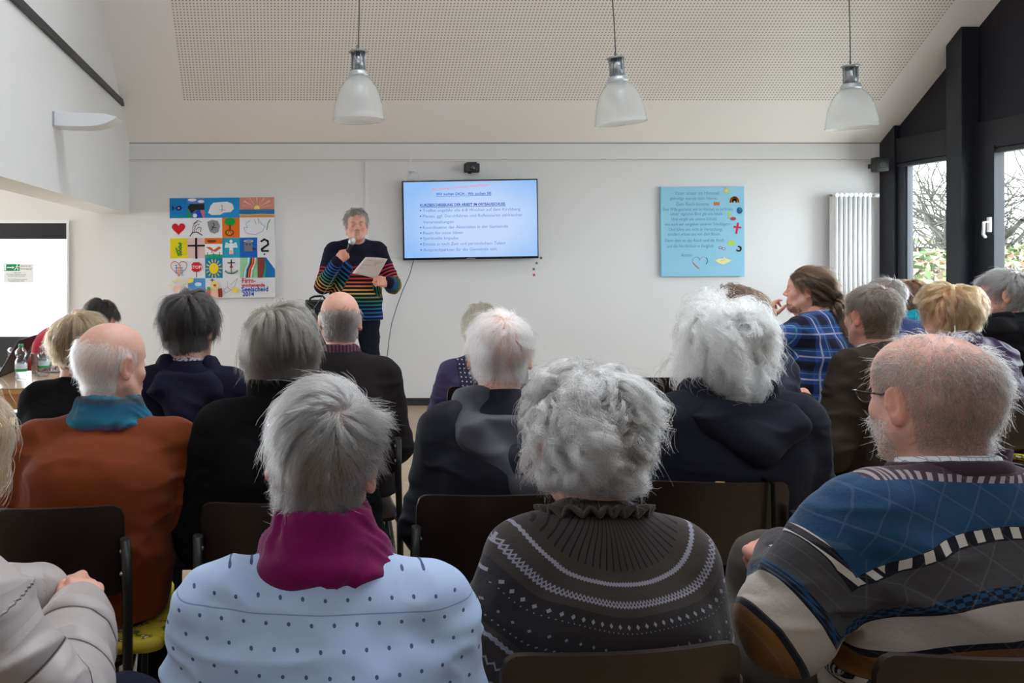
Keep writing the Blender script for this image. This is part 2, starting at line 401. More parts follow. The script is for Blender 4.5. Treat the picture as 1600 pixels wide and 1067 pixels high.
for i, (x, y, rx, h) in enumerate(((7.9, 10.1, 1.0, 1.85), (9.8, 10.9, .95, 1.95), (14.0, 18.3, 2.2, 2.2))):
    rr = random.Random(50 + i); t = empty('garden_shrub', (x, y, -.4), 0, sl[i], 'shrub', 'shrubs outside the windows')
    st = MB()
    for k in range(14):
        a = rr.uniform(0, 6.28); st.tube([(0, 0, 0), (math.cos(a) * rx * .3, math.sin(a) * rx * .3, h * .5), (math.cos(a) * rx * .7, math.sin(a) * rx * .7, h * .85)], [.02, .014, .006], 5, False)
    st.build('stems', m_bark, t)
    mb = MB()
    for k in range(3400):
        a = rr.uniform(0, 6.283); q = rr.uniform(-1, 1); rad = rx * (rr.uniform(.35, 1) ** .5) * (1 + .15 * math.sin(a * 5))
        c = Vector((math.cos(a) * rad * math.sqrt(1 - q * q), math.sin(a) * rad * math.sqrt(1 - q * q), h * .52 + q * h * .5))
        u = Vector((rr.gauss(0, 1), rr.gauss(0, 1), rr.gauss(0, .6))).normalized(); w = u.cross(Vector((rr.gauss(0, 1), rr.gauss(0, 1), rr.gauss(0, 1)))).normalized()
        s = rr.uniform(.05, .09); mb.cur = rr.choice((0, 0, 0, 1, 1, 2))
        mb.add([c - u * s, c + w * s * .38 + u * s * .1, c + u * s, c - w * s * .38 + u * s * .1], [(0, 1, 2, 3)])
    mb.build('foliage', m_leaf, t)
# ================================================================== shape library: smooth solids meshed from distance fields
def nets(F, org, h):
    S = F < 0
    c = np.zeros(tuple(n - 1 for n in F.shape), np.int8)
    sl = (slice(None, -1), slice(1, None))
    for i in (0, 1):
        for j in (0, 1):
            for k in (0, 1): c += S[sl[i], sl[j], sl[k]]
    act = (c > 0) & (c < 8)
    I = np.argwhere(act); idx = np.full(act.shape, -1, np.int32); idx[act] = np.arange(len(I))
    acc = np.zeros((len(I), 3)); num = np.zeros(len(I))
    corners = [(i, j, k) for i in (0, 1) for j in (0, 1) for k in (0, 1)]
    vals = {q: F[I[:, 0] + q[0], I[:, 1] + q[1], I[:, 2] + q[2]] for q in corners}
    for a in corners:
        for ax in range(3):
            if a[ax]: continue
            b = list(a); b[ax] = 1; b = tuple(b); fa, fb = vals[a], vals[b]
            m = (fa < 0) != (fb < 0)
            t = np.where(m, fa / np.where(m, fa - fb, 1), 0)
            p = np.repeat(np.array(a, float)[None], len(I), 0); p[:, ax] += t
            acc[m] += p[m]; num += m
    V = np.array(org) + h * (I + acc / num[:, None])
    Q = []
    for ax in range(3):
        o1, o2 = (ax + 1) % 3, (ax + 2) % 3
        A = np.moveaxis(S, (ax, o1, o2), (0, 1, 2)); J = np.moveaxis(idx, (ax, o1, o2), (0, 1, 2))
        s0, s1 = A[:-1, 1:-1, 1:-1], A[1:, 1:-1, 1:-1]
        m = s0 != s1
        q = np.stack([J[:, :-1, :-1][m], J[:, 1:, :-1][m], J[:, 1:, 1:][m], J[:, :-1, 1:][m]], 1)
        fl = ~s0[m]; q[fl] = q[fl][:, ::-1]; Q.append(q)
    return V, np.concatenate(Q)
def vnormals(V, F):
    n = np.cross(V[F[:, 2]] - V[F[:, 0]], V[F[:, 3]] - V[F[:, 1]])
    N = np.zeros_like(V)
    for k in range(4):
        for a in range(3): N[:, a] += np.bincount(F[:, k], n[:, a], len(V))
    return N / (np.linalg.norm(N, axis=1, keepdims=True) + 1e-12)
def relax(V, F, it=1, lam=.5):
    for _ in range(it):
        A = np.zeros_like(V); c = np.zeros(len(V))
        for k in range(4):
            j = F[:, (k + 1) % 4]
            for a in range(3): A[:, a] += np.bincount(F[:, k], V[j, a], len(V))
            c += np.bincount(F[:, k], minlength=len(V))
        V = V + lam * (A / np.maximum(c, 1)[:, None] - V)
    return V
def _hash(i, j, k):
    n = (i * 374761393 + j * 668265263 + k * 2147483647 + 1274126177) & 0xffffffff
    n = ((n ^ (n >> 13)) * 1274126177) & 0xffffffff
    return ((n ^ (n >> 16)) & 0xffff) / 32767.5 - 1
def vnoise(p):
    p = np.asarray(p, float); i = np.floor(p).astype(np.int64); f = p - i; f = f * f * (3 - 2 * f); r = 0
    for a in (0, 1):
        for b in (0, 1):
            for c in (0, 1):
                w = (f[:, 0] if a else 1 - f[:, 0]) * (f[:, 1] if b else 1 - f[:, 1]) * (f[:, 2] if c else 1 - f[:, 2])
                r = r + w * _hash(i[:, 0] + a, i[:, 1] + b, i[:, 2] + c)
    return r
def fbm(p, o=3):
    r = 0; a = 1
    for k in range(o): r = r + a * vnoise(p * 2 ** k + 17.3 * k); a *= .5
    return r
class Field:
    def __init__(s, lo, hi, h):
        s.lo = np.array(lo, float); s.h = h; n = np.ceil((np.array(hi) - s.lo) / h).astype(int) + 1
        s.ax = [s.lo[a] + h * np.arange(n[a]) for a in range(3)]; s.F = np.full(n, .1, np.float32)
    def _w(s, lo, hi, m):
        sl = []
        for a in range(3):
            i0 = int(max(0, math.floor((lo[a] - m - s.lo[a]) / s.h))); i1 = int(min(len(s.ax[a]), math.ceil((hi[a] + m - s.lo[a]) / s.h) + 1))
            if i1 <= i0: return None, None
            sl.append(slice(i0, i1))
        P3 = np.meshgrid(*[s.ax[a][sl[a]] for a in range(3)], indexing='ij')
        return tuple(sl), np.stack(P3, -1).astype(np.float32)
    def _put(s, sl, d, k, op):
        a = s.F[sl]
        if op == 'u':
            if k > 0:
                h = np.clip(.5 + .5 * (a - d) / k, 0, 1); s.F[sl] = a + (d - a) * h - k * h * (1 - h)
            else: s.F[sl] = np.minimum(a, d)
        else:
            d = -d
            if k > 0:
                h = np.clip(.5 - .5 * (a - d) / k, 0, 1); s.F[sl] = a + (d - a) * h + k * h * (1 - h)
            else: s.F[sl] = np.maximum(a, d)
    def cap(s, a, b, ra, rb=None, k=.01, op='u'):
        rb = ra if rb is None else rb
        a, b = np.array(a, np.float32), np.array(b, np.float32); r = max(ra, rb)
        sl, p = s._w(np.minimum(a, b) - r, np.maximum(a, b) + r, k + s.h * 2)
        if sl is None: return s
        ba = b - a; t = np.clip(((p - a) @ ba) / (ba @ ba + 1e-12), 0, 1)
        d = np.sqrt((((p - a) - t[..., None] * ba) ** 2).sum(-1)) - (ra + (rb - ra) * t); s._put(sl, d, k, op); return s
    def ell(s, c, r, k=.01, M=None, op='u'):
        c = np.array(c, np.float32); r = np.array(r, np.float32); R_ = float(r.max())
        sl, p = s._w(c - R_, c + R_, k + s.h * 2)
        if sl is None: return s
        q = p - c
        if M is not None: q = q @ np.array(M, np.float32)
        k0 = np.sqrt(((q / r) ** 2).sum(-1)); k1 = np.sqrt(((q / (r * r)) ** 2).sum(-1)) + 1e-9
        s._put(sl, k0 * (k0 - 1) / k1, k, op); return s
    def seg(s, a, b, ra, rb, side=(1, 0, 0), k=.02, op='u', pw=2.3):
        """tapering limb of elliptical section: ra, rb = (half width along side, half depth)"""
        a, b = np.array(a, np.float32), np.array(b, np.float32); sd = np.array(side, np.float32); R_ = max(*ra, *rb)
        sl, p = s._w(np.minimum(a, b) - R_, np.maximum(a, b) + R_, k + s.h * 2)
        if sl is None: return s
        ba = b - a; L = np.linalg.norm(ba) + 1e-9; t = np.clip(((p - a) @ ba) / (L * L), 0, 1)
        v = p - a - t[..., None] * ba; vx = v @ sd; vo = np.sqrt(np.maximum((v * v).sum(-1) - vx * vx, 0))
        w = ra[0] + (rb[0] - ra[0]) * t; e = ra[1] + (rb[1] - ra[1]) * t
        k0 = ((np.abs(vx) / w) ** pw + (vo / e) ** pw) ** (1 / pw) + 1e-6; k1 = np.sqrt((vx / w ** 2) ** 2 + (vo / e ** 2) ** 2) / np.sqrt((vx / w) ** 2 + (vo / e) ** 2 + 1e-9)
        s._put(sl, (k0 - 1) / np.maximum(k1, 1e-3), k, op); return s
    def ring(s, c, rx, ry, r, k=.008, M=None, rz=None):
        """torus of elliptical plan; r = tube radius across, rz = along the axis"""
        c = np.array(c, np.float32); R_ = max(rx, ry) + max(r, rz or r)
        sl, p = s._w(c - R_, c + R_, k + s.h * 2)
        if sl is None: return s
        q = p - c
        if M is not None: q = q @ np.array(M, np.float32)
        a = np.arctan2(q[..., 1] / ry, q[..., 0] / rx); rad = np.sqrt(q[..., 0] ** 2 + q[..., 1] ** 2); tr = np.sqrt((rx * np.cos(a)) ** 2 + (ry * np.sin(a)) ** 2)
        e = (rz or r); m = min(r, e)
        d = (np.sqrt(((rad - tr) / r) ** 2 + (q[..., 2] / e) ** 2) - 1) * m; s._put(sl, d, k, 'u'); return s
    def cut(s, nrm, off):
        """keep the side where nrm . p < off"""
        sl, p = tuple(slice(0, n) for n in s.F.shape), np.stack(np.meshgrid(*s.ax, indexing='ij'), -1).astype(np.float32)
        s.F = np.maximum(s.F, p @ np.array(nrm, np.float32) - off); return s
    def mesh(s, it=1):
        for a in range(3):
            i = [slice(None)] * 3; i[a] = 0; s.F[tuple(i)] = np.maximum(s.F[tuple(i)], .001); i[a] = -1; s.F[tuple(i)] = np.maximum(s.F[tuple(i)], .001)
        V, Q = nets(s.F, s.lo, s.h)
        return relax(V, Q, it, .5), Q
def rot(x=0, y=0, z=0):
    return np.array(Matrix.Rotation(R(z), 3, 'Z') @ Matrix.Rotation(R(x), 3, 'X') @ Matrix.Rotation(R(y), 3, 'Y'))
def basis(y, z):
    """columns = x, y, z axes; y kept, z made perpendicular"""
    y = np.array(y, float); y /= np.linalg.norm(y); z = np.array(z, float); z -= y * (z @ y); z /= np.linalg.norm(z)
    return np.stack([np.cross(y, z), y, z], 1)

# ------------------------------------------------------------------ head (own frame: +y face, z up, origin between the ears)
_HEAD = {}
def head_mesh(h, jowl=0.0):
    key = (h, jowl)
    if key in _HEAD: return _HEAD[key]
    f = Field((-.11, -.14, -.26), (.11, .15, .14), h)
    f.ell((0, -.014, .036), (.0735, .095, .080), 0)                       # cranium
    f.ell((0, -.045, .010), (.066, .060, .062), .03)                       # back of the skull
    f.ell((0, .030, .040), (.062, .062, .062), .03)                        # forehead
    f.ell((0, .030, -.032), (.058 + jowl, .058, .075), .03)                # face
    for s in (-1, 1):
        f.cap((s * (.053 + jowl), .000, -.050), (s * .026, .062, -.098), .017 + jowl, .015, .03)   # jaw
        f.ell((s * .038, .058, -.026), (.022, .020, .020), .02)            # cheek
        f.cap((s * .030, .080, .022), (s * .008, .086, .016), .008, .008, .014)
    f.ell((0, .066, -.098), (.024, .022, .018), .02)                       # chin
    f.ell((0, .070, -.062), (.028, .022, .024), .02)                       # mouth mass
    for s in (-1, 1): f.ell((s * .031, .088, .001), (.019, .012, .013), .012, op='s')              # sockets
    for s in (-1, 1): f.ell((s * .031, .0735, .001), (.0145, .0135, .0125), .003)                  # lids
    for s in (-1, 1): f.cap((s * .031 - .0095, .0885, .0005), (s * .031 + .0095, .0885, .0005), .0040, k=.0015, op='s')
    f.cap((0, .086, .010), (0, .105, -.026), .0075, .0105, .010)           # nose
    for s in (-1, 1): f.ell((s * .012, .094, -.031), (.0085, .011, .0075), .006)
    f.cap((-.017, .088, -.0555), (.017, .088, -.0555), .0052, k=.006).cap((-.014, .089, -.0665), (.014, .089, -.0665), .0062, k=.006)
    f.cap((-.022, .094, -.061), (.022, .094, -.061), .0022, k=.003, op='s')
    f.cap((0, -.022, -.045), (0, -.040, -.24), .053 + jowl * .8, .060 + jowl, .03)   # neck
    f.cap((0, .02, -.11), (0, -.012, -.22), .034, .040, .03)
    for s in (-1, 1):                                                      # ears
        M = rot(0, 0, s * -22) @ rot(-12, 0, 0)
        c = np.array((s * .0785, -.010, -.004))
        f.ell(c, (.0075, .0185, .0315), .006, M)
        f.ell(c + (s * .002, -.002, -.026), (.006, .010, .011), .006, M)
        f.ell(c + (s * .0085, .003, .003), (.0065, .0105, .020), .004, M, op='s')
        f.ell(c + (s * .002, .006, .000), (.005, .004, .017), .004, M)
        f.ell(c + (s * .003, .012, -.004), (.005, .006, .007), .004)
    V, Q = f.mesh(1)
    N = vnormals(V, Q)
    _HEAD[key] = (V, Q, N); return _HEAD[key]

# ------------------------------------------------------------------ hand (own frame: +y to the fingertips, +z back of the hand, thumb at +x)
_HAND = {}
def hand_mesh(h, curl=(35, 40, 25), spread=3.0, thumb=(40, -10, 30), fan=(0, 0, 0, 0)):
    key = (h, curl, spread, thumb, fan)
    if key in _HAND: return _HAND[key]
    f = Field((-.09, -.06, -.12), (.12, .21, .06), h)
    f.cap((0, -.022, 0), (0, .01, 0), .023, .024, .02)
    f.seg((0, .012, 0), (0, .075, 0), (.030, .016), (.040, .0135), (1, 0, 0), .02)
    f.ell((.026, .032, -.010), (.018, .032, .016), .015)                    # ball of the thumb
    f.ell((-.028, .040, -.008), (.013, .036, .013), .015)
    for i, (x, L, r) in enumerate(((.030, .071, .0088), (.0105, .079, .0090), (-.0095, .074, .0085), (-.028, .058, .0075))):
        p = np.array((x, .082 - abs(i - 1.2) * .004, .001)); a = 0; az = R(-spread * (i - 1.5))
        f.ell(p + (0, 0, .004), (.0095, .011, .008), .008)
        for j, fr in enumerate((.46, .30, .24)):
            a += R(curl[j] + fan[i]); d = np.array((-math.sin(az) * math.cos(a), math.cos(az) * math.cos(a), -math.sin(a)))
            q = p + d * L * fr * 1.08; f.cap(p, q, r * (1 - .07 * j), r * (.95 - .09 * j), .004)
            if j < 2: f.ell(q, (r * 1.02, r * 1.02, r * 1.02), .004)
            p = q
    p = np.array((.030, .022, -.006)); az, el, bend = (R(v) for v in thumb)
    d = np.array((math.sin(az) * math.cos(el), math.cos(az) * math.cos(el), math.sin(el)))
    q = p + d * .038; f.cap(p, q, .0145, .0105, .010)
    az -= bend; d = np.array((math.sin(az) * math.cos(el), math.cos(az) * math.cos(el), math.sin(el) - .15)); d /= np.linalg.norm(d)
    q2 = q + d * .030; f.cap(q, q2, .0105, .0095, .004)
    az -= bend * .5; d = np.array((math.sin(az) * math.cos(el), math.cos(az) * math.cos(el), math.sin(el) - .25)); d /= np.linalg.norm(d)
    f.cap(q2, q2 + d * .022, .0095, .0078, .004)
    V, Q = f.mesh(1); _HAND[key] = (V, Q); return _HAND[key]
def merge(parts):
    Vs, Qs, n = [], [], 0
    for V, Q in parts: Vs.append(V); Qs.append(Q + n); n += len(V)
    return np.concatenate(Vs), np.concatenate(Qs)

# ------------------------------------------------------------------ hair
def hair_mat(name, stops, rough=.35):
    if name in MATS: return MATS[name]
    m = bpy.data.materials.new(name); m.use_nodes = True; t = m.node_tree; t.nodes.clear()
    o = t.nodes.new('ShaderNodeOutputMaterial'); b = t.nodes.new('ShaderNodeBsdfPrincipled')
    hi = t.nodes.new('ShaderNodeHairInfo'); r = t.nodes.new('ShaderNodeValToRGB'); t.links.new(hi.outputs['Random'], r.inputs[0])
    e = r.color_ramp.elements
    while len(e) < len(stops): e.new(.5)
    kk = dict(light_grey_curls=.36, silver_grey_hair=.18, brown_grey_hair=.20, white_hair=.72, blond_hair=.36, grey_stubble_hair=.32, strawberry_blond_hair=.45, pale_grey_beard=.6, grey_brown_hair=.42, dark_grey_hair=.4).get(name, .5)
    for i, (p, c) in enumerate(stops): e[i].position = p; e[i].color = (*(q * kk for q in c), 1)
    h = t.nodes.new('ShaderNodeBsdfHairPrincipled'); h.parametrization = 'COLOR'; t.links.new(r.outputs[0], h.inputs['Color'])
    h.inputs['Roughness'].default_value = rough; h.inputs['Radial Roughness'].default_value = .45; h.inputs['Coat'].default_value = 0
    t.nodes.remove(b); t.links.new(h.outputs[0], o.inputs[0]); MATS[name] = m; return m
def curves_obj(name, P3, rad, mat, parent, tip=.25):
    """P3: (strands, points, 3)"""
    N, n, _ = P3.shape
    hc = bpy.data.hair_curves.new(name); hc.add_curves([n] * N)
    hc.attributes['position'].data.foreach_set('vector', P3.astype(np.float32).ravel())
    ra = hc.attributes.get('radius') or hc.attributes.new('radius', 'FLOAT', 'POINT')
    t = np.linspace(0, 1, n); prof = rad * (1 - (1 - tip) * t ** 2)
    ra.data.foreach_set('value', np.tile(prof, N).astype(np.float32)); hc.materials.append(mat)
    return link(bpy.data.objects.new(name, hc), parent)
HC_, HR_ = np.array((0, -.014, .034)), np.array((.0765, .099, .086))
def collide(p, off):
    """push points out of the skull (grown by off) and out of the neck"""
    r = HR_ + off[:, None]; q = (p - HC_) / r; g = np.linalg.norm(q, axis=1)
    m = g < 1; p = np.where(m[:, None], HC_ + (p - HC_) / np.maximum(g, 1e-3)[:, None], p)
    r2 = .058 + off; z = np.clip(p[:, 2], -.3, -.03); cy = -.022 - (-.045 - z) * .09
    v = p[:, :2] - np.stack([np.zeros(len(p)), cy], 1); d = np.linalg.norm(v, axis=1); m = (d < r2) & (p[:, 2] < -.03)
    p = p.copy(); k = np.where(m, r2 / np.maximum(d, 1e-4), 1); p[:, 0] = v[:, 0] * k; p[:, 1] = cy + v[:, 1] * k
    return p
def unit(v): return v / (np.linalg.norm(v, axis=-1, keepdims=True) + 1e-9)
def grow(rng, hm, mask, n=9000, guides=500, steps=9, L=(.06, .09), vol=.012, down=.8, lift=.6, whorl=(0, -.06, .10), swirl=0.0,
         comb=(0, 0, 0), curl=0.0, freq=40.0, clump=.6, rough=.002, stray=.06, turb=.35, tscale=14.0, taper=.45, floor=-.072):
    """strands in head space, combed away from the whorl, falling and curling in locks"""
    V, Q, N = hm
    k = np.where(mask(V) & (np.abs(V[:, 0]) < .0775) & ~((np.abs(V[:, 0]) > .071) & (V[:, 1] > -.032) & (V[:, 1] < .018) & (V[:, 2] < .030)))[0]
    r = k[rng.integers(0, len(k), n)]; root = V[r] + rng.normal(0, .0012, (n, 3)); nr = N[r]
    gi = rng.choice(n, min(guides, n), replace=False)
    gp, gn = root[gi], nr[gi]; G = len(gi)
    whorl = np.array(whorl); comb = np.array(comb, float)
    Lg = rng.uniform(L[0], L[1], G) * np.clip(1 - taper * (-.01 - gp[:, 2]) / .08, .22, 1); volg = vol * rng.uniform(.15, 1, G) ** .7
    pts = [gp]; p = gp.copy(); ph = rng.uniform(0, 6.28, G); sd = rng.normal(0, .25, (G, 3))
    for s in range(1, steps):
        t = s / (steps - 1)
        nn = unit((p - HC_) / (HR_ ** 2)); aw = p - whorl; aw -= nn * (aw * nn).sum(1, keepdims=True); aw = unit(aw)
        if swirl: aw = unit(aw + swirl * np.cross(nn, aw))
        g = np.zeros((G, 3)); g[:, 2] = -1
        if turb:
            q = p * tscale + 31.7; aw = unit(aw + turb * np.stack([vnoise(q), vnoise(q + 50), vnoise(q + 90)], 1) * 1.6)
        d = unit(aw + g * down * (.3 + t) + comb + nn * (lift * (1 - t) ** 1.5) + sd * .6)
        p = p + d * (Lg / (steps - 1))[:, None]
        p = collide(p, .002 + volg * min(1, t * 2.2)); pts.append(p)
    Gp = np.stack(pts, 1)                                         # G, steps, 3
    if curl:
        tt = np.linspace(0, 1, steps)[None, :, None]
        tan = unit(np.gradient(Gp, axis=1)); nn = unit((Gp - HC_) / (HR_ ** 2)); bb = unit(np.cross(tan, nn))
        ang = ph[:, None, None] + freq * tt * Lg[:, None, None] * rng.uniform(.6, 1.4, (G, 1, 1))
        Gp = Gp + curl * np.minimum(1, tt * 3) * (bb * np.cos(ang) + np.abs(nn) * np.sign(nn) * (.6 + .6 * np.sin(ang)))
    # children
    out = np.empty((n, steps, 3)); tt = np.linspace(0, 1, steps)[None, :, None]
    for a in range(0, n, 3000):
        b = min(n, a + 3000); d2 = ((root[a:b, None] - gp[None]) ** 2).sum(-1); j = d2.argmin(1)
        off = (root[a:b] - gp[j])[:, None, :]
        c = Gp[j] + off * (1 - clump * tt)
        c += rng.normal(0, 1, (b - a, 1, 3)) * rough * 3 * tt + rng.normal(0, 1, (b - a, steps, 3)) * rough * .35 * tt
        ls = rng.uniform(.75, 1.05, (b - a, 1, 1)); c = c[:, :1] + (c - c[:, :1]) * ls
        ez = c[:, -1, 2] - root[a:b, 2]; room = floor + rng.normal(0, .006, b - a) - root[a:b, 2]
        k2 = np.where((c[:, -1, 2] < floor) & (ez < -1e-4), np.clip(room / np.minimum(ez, -1e-4), .18, 1), 1); c = c[:, :1] + (c - c[:, :1]) * k2[:, None, None]
        fc = (c[:, -1, 1] > .045) & (np.abs(c[:, -1, 0]) < .062) & (c[:, -1, 2] < .030) & (root[a:b, 2] > .045)
        k3 = np.where(fc, np.clip((.034 + rng.normal(0, .008, b - a) - root[a:b, 2]) / np.minimum(c[:, -1, 2] - root[a:b, 2], -1e-4), .1, 1), 1); c = c[:, :1] + (c - c[:, :1]) * k3[:, None, None]
        st = (rng.uniform(0, 1, (b - a, 1, 1)) < stray) & (~fc[:, None, None])
        c += st * rng.normal(0, 1, (b - a, 1, 3)) * .012 * tt
        out[a:b] = c
    return out
def full_head(front=.072, nape=-.085, temple=.015):
    def m(V):
        x, y, z = V.T
        line = np.where(y > .045, front - (y < .07) * 0 - np.abs(x) * .25, np.where(y > .018, temple, np.where(y > -.03, -.012 + 0 * y, nape)))
        return z > line
    return m
def fringe(top=.055, front=.01, nape=-.085, back=.075):
    """hair only round the sides and the back"""
    def m(V):
        x, y, z = V.T
        nz = vnoise(V * 900) * .016 + vnoise(V * 45 + 9) * .006
        return (y < front + nz) & (z > np.where(y > -.03, -.012, nape)) & (z < top + nz * 1.3 + np.clip(-y - .03, 0, .1) * back * 4)
    return m
def hairline_thin(V): return fringe()(V)
def beard_mask(V):
    x, y, z = V.T
    return (y > .012) & (z < -.035) & (z > -.125) & ~((np.abs(x) < .026) & (z > -.075) & (z < -.048)) & ~((z > -.045) & (np.abs(x) < .045) & (y > .05))
# ================================================================== people
def skin_mat():
    n = NT('skin', .48, .4)
    c = n.attr('col', True); nz = n.noise(90, 3); n.color(n.mix(n.math('MULTIPLY', nz, .25), c, (.30, .10, .07), 'MIX'))
    n.b.inputs['Subsurface Weight'].default_value = .12; n.b.inputs['Subsurface Radius'].default_value = (.008, .003, .0015); n.b.inputs['Subsurface Scale'].default_value = 1
    n.bump(n.noise(260, 2), .25, .0008); return n.m
m_skin = skin_mat()
SKIN = np.array(srgb(216, 172, 154))
m_eye = NT('eye', .15, .6)
ex, ey, ez = m_eye.xyz(); er = m_eye.math('SQRT', m_eye.math('ADD', m_eye.math('MULTIPLY', ex, ex), m_eye.math('MULTIPLY', ez, ez)))
m_eye.color(m_eye.ramp(m_eye.math('MULTIPLY', er, 80), [(0, (.01, .01, .01)), (.2, (.01, .01, .01)), (.22, (.06, .08, .10)), (.50, (.04, .05, .07)), (.54, (.55, .50, .47))])); m_eye = m_eye.m

def fabric(name, c, c2=None, rough=.9, weave=900, amp=.0006, vary=.12, sheen=.25, patt=None, fuzz=.0):
    """cloth: base colour, optional pattern callback(nt, colour) -> colour"""
    n = NT(name, rough, .25 if max(c) > .04 else .12)
    nz = n.noise(14, 4); c2 = c2 or tuple(x * (1 - vary * 2) for x in c)
    col = n.mix(nz, c, c2)
    if patt: col = patt(n, col)
    n.color(col); n.b.inputs['Sheen Weight'].default_value = (sheen * .35 if max(c) > .04 else 0); n.b.inputs['Sheen Roughness'].default_value = .4
    n.bump(n.noise(weave * .35, 2), .5, amp)
    if hasattr(n, 'quilt'): n.bump(n.math('POWER', n.math('MULTIPLY', n.quilt, 2), .5), .9, .02)
    return n.m

def lerp(a, b, t): return tuple(a[i] + (b[i] - a[i]) * t for i in range(3))
def make_joints(S):
    Zt, fw, hx, sw = S['Zt'], S.get('fw', .05), S.get('hx', 0.0), S.get('sw', .155)
    st = S.get('stand', False); hz = .93 if st else .56
    J = {}
    J['C'] = np.array((hx, fw, Zt - .116 * S.get('hs', 1.0) - S.get('hairtop', .008)))
    dn = S.get('drop', 0.0); bk_ = S.get('crane', 0.0)
    J['NB'] = np.array((hx * .85, fw - .062 - bk_ * .7, Zt - .278 - dn)); J['SC'] = np.array((hx * .72, fw - .078 - bk_, Zt - .33 - dn))
    J['H'] = np.array((0, -.025, hz)); b = S.get('hunch', .015)
    sc_ = J['SC']
    J['W'] = J['H'] + (sc_ - J['H']) * .33 + (0, .012 - b, 0); J['K'] = J['H'] + (sc_ - J['H']) * .72 + (0, -.002 - b, 0)
    for q in 'HWK': J[q] = J[q] + np.array((0, S.get('bulk', 0) * .5, 0))
    tw = R(S.get('twist', 0)); sd = np.array((math.cos(tw), math.sin(tw), 0)); J['sd'] = sd
    tilt = S.get('tilt', 0.0)
    for s, k in ((-1, 'L'), (1, 'R')):
        J['S' + k] = sc_ + sd * s * sw + (0, .005, s * tilt)
        a = S.get('arm' + k)
        if a is None:
            zs = J['S' + k][2]
            e = np.array((s * (sw + .055), J['S' + k][1] - .0, zs - .27)); w = np.array((s * .075, J['S' + k][1] + .215, max(.645, zs - .33)))
            a = dict(e=e, w=w, n=(s * .3, 0, 1), d=(-s * .55, .75, -.15), hand='lap')
        J['E' + k], J['P' + k] = np.array(a['e'], float), np.array(a['w'], float); J['A' + k] = a
        if st:
            J['hip' + k] = np.array((s * .095, 0, .90)); J['kn' + k] = np.array((s * .115, .02, .50)); J['an' + k] = np.array((s * .12, -.01, .095))
        else:
            kx = S.get('knee', .13)
            kk = S.get('knee' + k, (s * kx, .43, .505)); J['hip' + k] = np.array((s * .085, .0, .545)); J['kn' + k] = np.array(kk, float)
            J['an' + k] = np.array((kk[0], kk[1] - .02, .095))
    return J
def torso_field(f, S, J, g, sleeves=True, low=None, wrist=.94):
    bk = S.get('bulk', 0.0); sw = S.get('sw', .155); sd = tuple(J['sd'])
    H, W, K = (J[q] + np.array((0, g * .8, 0)) for q in 'HWK')
    f.seg(H, W, (.168 + bk + g, .112 + bk * .6 + g), (.150 + bk + g, .108 + bk * .6 + g), (1, 0, 0), 0)
    f.seg(W, K, (.150 + bk + g, .108 + bk * .6 + g), (.160 + bk * .7 + g, .112 + bk * .6 + g), sd, .05)
    f.seg(K, J['SC'] + (0, g * .4, -.02), (.160 + bk * .7 + g, .112 + bk * .5 + g), (sw - .02 + g, .078 + g), sd, .05)
    for s, k in ((-1, 'L'), (1, 'R')):
        f.cap(J['NB'] + np.array((s * .025, -.0, -.02)), J['S' + k] + np.array((-s * .02, 0, .0)), .060 + g, .052 + g, .045)
        f.cap(J['S' + k] + np.array((-s * .05, -.045, -.05)), J['K'] + np.array((s * .07, -.055, 0)), .040 + g, .04 + g, .05)
        if sleeves:
            sh, e, w = J['S' + k], J['E' + k], J['P' + k]
            f.cap(sh, e, .058 + g, .048 + g, .035); f.cap(e, e + (w - e) * wrist, .049 + g, .034 + g * .9, .02)
    return f
def garment_attrs(o, V, S, J):
    t_all = np.zeros(len(V)); best = np.full(len(V), 9.0)
    for k in 'LR':
        sh, e, w = J['S' + k], J['E' + k], J['P' + k]; L1 = np.linalg.norm(e - sh); L2 = np.linalg.norm(w - e)
        for a, b, o0, L in ((sh, e, 0, L1), (e, w, L1, L2)):
            ba = b - a; t = np.clip(((V - a) @ ba) / (ba @ ba), 0, 1); d = np.linalg.norm(V - a - t[:, None] * ba, axis=1)
            m = (d < best); best = np.where(m, d, best); t_all = np.where(m, (o0 + t * L) / (L1 + L2), t_all)
    # distance from the spine decides torso or sleeve
    sp = np.full(len(V), 9.0)
    for a, b in (('H', 'W'), ('W', 'K'), ('K', 'SC')):
        a, b = J[a], J[b]; ba = b - a; t = np.clip(((V - a) @ ba) / (ba @ ba), 0, 1); q = V - a - t[:, None] * ba; q = q * (.62, 1, 1)
        sp = np.minimum(sp, np.linalg.norm(q, axis=1))
    arm = np.where((best < sp * .92) & (t_all > .05), t_all, 0)
    at = o.data.attributes.new('arm', 'FLOAT', 'POINT'); at.data.foreach_set('value', arm.astype(np.float32))
    nb = J['NB']; q = (V - nb) / np.array((1.18, 1.0, 1.0)); at = o.data.attributes.new('neckd', 'FLOAT', 'POINT')
    at.data.foreach_set('value', np.linalg.norm(q, axis=1).astype(np.float32))
    return arm
def wrinkle(V, Q, J, amp, seed=0.0, soft=1.0):
    N = vnormals(V, Q); p = V + seed
    d = fbm(p * (7, 7, 11), 3) * .5
    rd = 1 - np.abs(fbm(p * (9, 6, 16) + 5, 2)) * 2; rd = np.clip(rd, -.2, 1)
    w = np.full(len(V), .25)
    for k in 'LR':
        for a, r in (('E' + k, .13), ('S' + k, .12)): w += 1.0 * np.exp(-(((V - J[a]) ** 2).sum(1)) / r ** 2)
        ap = J['S' + k] + np.array((0, -.03, -.12)); w += .9 * np.exp(-(((V - ap) ** 2).sum(1)) / .012)
    w += .8 * np.exp(-((V[:, 2] - J['W'][2]) / .07) ** 2)
    return V + N * (amp * (d + .9 * rd * w))[:, None]
